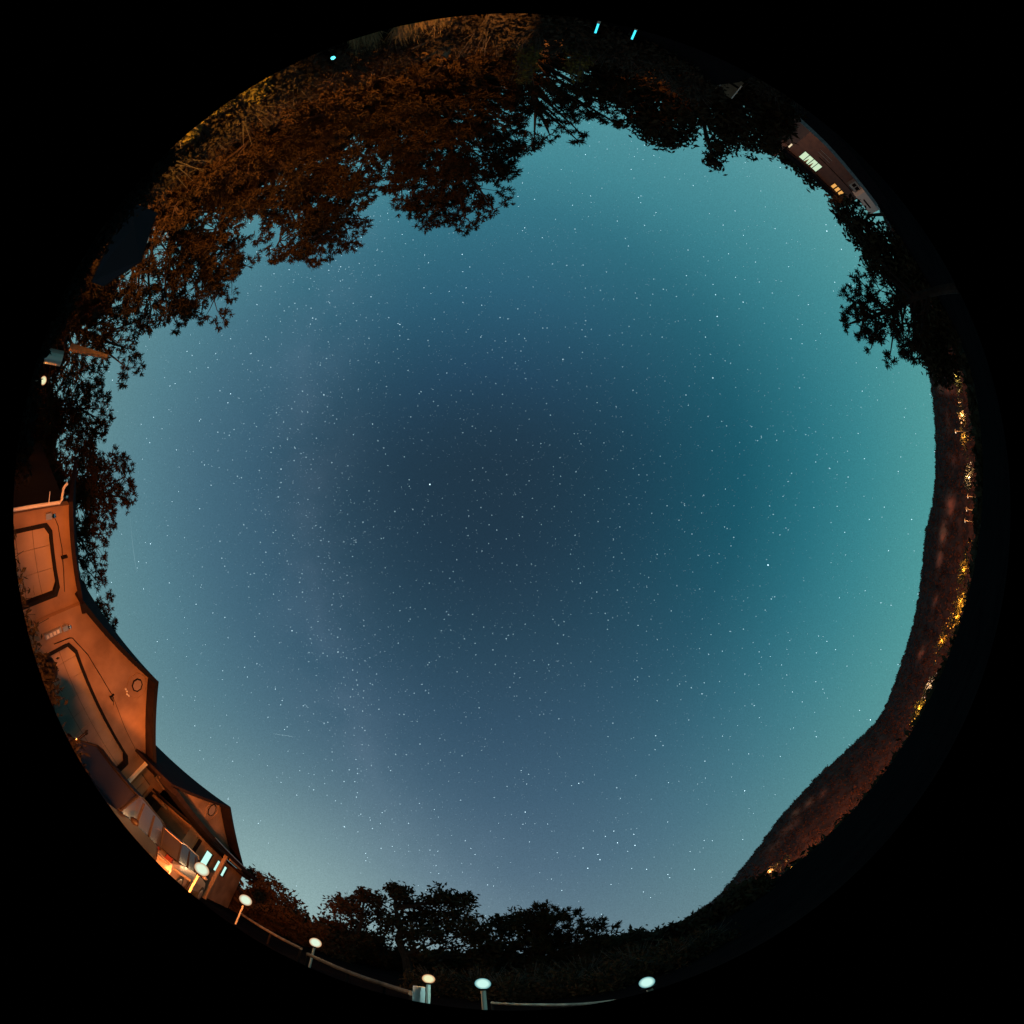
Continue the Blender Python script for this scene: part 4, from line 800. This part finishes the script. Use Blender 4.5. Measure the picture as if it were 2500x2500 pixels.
for (cx, cy), rx, ry, col, lb, nn_, pw in clusters:
    dist = 330; rx *= 1.25; ry *= 1.5; c0 = P(cx, cy, dist); px = math.radians(1 / K) * dist
    vr = np.array([c0[0], c0[1], 0]) / dist; vt = np.array([-vr[1], vr[0], 0])
    # grove follows the horizon: long axis tangential
    n = nn_ * 3; L1, H1 = max(rx, ry) * 1.6 * px, min(rx, ry) * .9 * px
    off = rng.normal(size=(n, 3)) * [.5, .55, .4]
    c = vt * off[:, :1] * L1 + vr * off[:, 1:2] * 6 + np.array([0, 0, 1]) * off[:, 2:3] * H1 * 1.3
    ro = empty('lit_grove', tuple(c0), lb, 'grove', 'lights of the town below the mountain')
    VV = leaves(c, 1.1, 8, 1.3); link('foliage', npmesh('foliage', VV, np.arange(len(VV)).reshape(-1, 4), M['grove']), ro)
    tk_ = MB()
    for q in c[:6]: tk_.tube([(q[0], q[1], float(ground_z(c0[0] + q[0], c0[1] + q[1])) - c0[2]), tuple(q)], [.35, .12], 4)
    tk_.build('trunks', M['bark'], ro)['kind'] = 'stuff'
    em = emat('town_lamp', (col[0], col[1] * .72, col[2] * .6), 1.9 * pw ** 1.5, False); t = MB()
    for q in rng.normal(size=(int(5 + nn_ / 3), 3)) * [.55, .5, .45]:
        t.ball(vt * q[0] * L1 - vr * 3.5 + np.array([0, 0, q[2] * H1 * 1.2]), rng.uniform(.15, .5) * (1.3 if pw > 1.1 else 1), 6, 4)
    t.build('lamp_bulbs', em, ro)['kind'] = 'stuff'
    for q in (-.6, 0, .6):
        if q == 0: plight('town_light', tuple(vt * q * L1 - vr * 4.5 + [0, 0, .5]), col, 8500 * pw, .4, ro)
# utility poles of the town
for (xa, ya), (xb, yb), lb in (((2362, 1053), (2331, 1054), 'tall lit utility pole with a crossarm at the foot of the mountain'), ((2376, 1213), (2361, 1214), 'short lit lamp pole, first of three in the town'), ((2371, 1245), (2358, 1246), 'short lit lamp pole, second of three in the town'), ((2365, 1272), (2354, 1272), 'short lit lamp pole, last of three in the town')):
    a, b = P(xa, ya, 240), P(xb, yb, 240); gz = float(ground_z(a[0], a[1])); ro = empty('utility_pole', (a[0], a[1], gz), lb, 'utility pole'); b = b - np.array([0, 0, gz])
    t = MB(); t.tube([(0, 0, 0), (0, 0, b[2])], [.28, .18], 6); t.build('pole', M['wood'], ro)
    t = MB(); t.box((-.12, -1.2, b[2] - .5), (.12, 1.2, b[2] - .2)); t.build('crossarm', M['wood'], ro)
    t = MB(); t.ball((-.4, .8, b[2] - .7), .35 if xa < 2363 else .24, 8, 6); t.build('lamp_head', emat('pole_lamp', (1, .7, .45), 2.0, False), ro)
    plight('pole_light', (-3, .8, b[2] - 1.5), (1, .6, .3), 1500, .3, ro)
# added spotlights, unseen, standing in for town light on the mountain side
for az, d, tz, pw in ((335, 400, 45, 1.0e6), (350, 390, 50, 1.3e6), (364, 390, 55, 1.6e6), (378, 390, 45, 1.4e6), (392, 390, 45, 1.2e6), (404, 390, 50, 1.5e6), (414, 400, 35, 1.1e6)):
    spot('added_mountain_spot', tuple(azd(az, d, 8)), tuple(azd(az, 800, tz + 10)), (1, .36, .16), pw * .55, 110, .8, r=2)

# ------------------------------------------------------------------ stars
RS = 9000.0
bright = [(811,914,5.6),(1449,1066,4.8),(1353,597,2.6),(1345,713,2.6),(1331,636,1.8),(1062,678,1.6),(611,745,2.4),(703,800,1.8),(551,1190,2.6),(955,1205,1.6),(991,1532,2.4),(1092,1478,2.2),(1109,1638,2.8),(1196,1574,1.8),(1198,1595,2.8),(1158,1568,1.6),(1165,1590,2.4),(1142,1578,1.2),(1100,1600,1.6),(1128,1612,1.6),(1132,1622,2.2),(1642,1358,3.0),(1405,1492,2.6),(1237,1388,1.8),(872,480,2.2),(1105,605,1.4),(1295,520,1.5),(435,743,1.8),(530,885,1.6),(685,985,1.4),(745,965,1.8),(460,990,1.5),(1330,1436,1.2),(1490,240,1.6),(1560,436,2.6),(1402,570,2.0),(1350,556,1.5),(284,1026,1.6),(1240,1046,1.6),(1095,1100,1.4),(1204,1180,1.4),(930,1226,1.6),(1035,1254,1.3),(772,905,1.3),(1220,1640,1.6),(1260,1650,1.4),(1310,1640,1.6),(870,1690,1.6),(900,1740,2.0),(1060,1680,1.2),(1085,1010,1.2),(650,1560,1.8),(690,1610,1.2),(1455,1130,1.3),(1520,820,1.4),(1600,900,1.3),(1640,980,1.3),(1560,1210,1.3),(1540,1390,1.2),(810,1250,1.2),(560,1500,1.2),(370,1140,1.1),(1720,980,1.4),(430,760,1.3),(590,600,1.3),(700,560,1.2),(990,430,1.2),(1180,450,1.3)]
S_dir = []; S_r = []; S_b = []
for x, y, b in bright: S_dir.append(D(x * 1.294, y * 1.294)); S_r.append(.00065 + .00024 * b); S_b.append(4)
while len(S_dir) < 11500:
    v = unit(rng.normal(size=3)); 
    if v[2] < .03: continue
    band_ = math.exp(-(float(v @ mwn) / .16) ** 2)
    if rng.uniform() > (.42 + .58 * band_) * (.35 + .65 * min(1, v[2] * 1.3)): continue
    S_dir.append(v); mag = rng.uniform() ** 4.5; S_b.append(int(mag * 3.999)); S_r.append(.00046 + .00046 * mag)
S_dir = np.array(S_dir); S_r = np.array(S_r)[:, None] * RS; S_b = np.array(S_b)
a = unit(np.cross(S_dir, [0.3, .2, 1.0])); b = np.cross(S_dir, a); c = S_dir * RS
V = np.stack([c + a * S_r, c + b * S_r, c - a * S_r, c - b * S_r, c + S_dir * S_r * .5, c - S_dir * S_r * .5], 1).reshape(-1, 3)
F = np.array([(0, 1, 5), (1, 2, 5), (2, 3, 5), (3, 0, 5), (1, 0, 4), (2, 1, 4), (3, 2, 4), (0, 3, 4)]); F = (np.arange(len(c))[:, None, None] * 6 + F).reshape(-1, 3)
me = npmesh('stars', V, F, None)
for k, s_ in enumerate((.9, 1.4, 2.2, 3.2, 3.6)): me.materials.append(emat('star_%s' % 'abcde'[k], (.62, .88, 1.0), s_, False))
me.polygons.foreach_set('material_index', np.repeat(S_b, 8).astype(np.int32))
tag(link('stars', me), 'countless small stars scattered over the whole night sky', 'stars', kind='stuff')
for (xa, ya), (xb, yb), s_, wd, lb in (((660, 1790), (722, 1799), .55, 2.2, 'short meteor streak low in the sky beyond the garage gable'), ((318, 1262), (334, 1398), .055, 14, 'faint wide vapour streak above the flat garage roof'), ((632, 623), (668, 628), .5, 2.0, 'short bright streak beside the two-lobed pine')):
    A_, B_ = D(xa, ya) * 8500, D(xb, yb) * 8500; ax = (B_ - A_); t = MB(); mid_ = (A_ + B_) / 2
    t.tube([-ax / 2, -ax / 4, ax * 0, ax / 4, ax / 2], [wd * .4 * k for k in (.2, .6, 1, 1.2, .2)], 5)
    m_ = bpy.data.materials.new('streak'); m_.use_nodes = True; tt = m_.node_tree; tt.nodes.clear(); e = tt.nodes.new('ShaderNodeEmission'); e.inputs[0].default_value = (.7, .95, 1, 1); e.inputs[1].default_value = s_
    tr = tt.nodes.new('ShaderNodeBsdfTransparent'); ad = tt.nodes.new('ShaderNodeAddShader'); o_ = tt.nodes.new('ShaderNodeOutputMaterial'); tt.links.new(e.outputs[0], ad.inputs[0]); tt.links.new(tr.outputs[0], ad.inputs[1]); tt.links.new(ad.outputs[0], o_.inputs[0]); m_.cycles.emission_sampling = 'NONE'
    o = t.build('sky_streak', m_); o.location = tuple(mid_); tag(o, lb, 'streak')
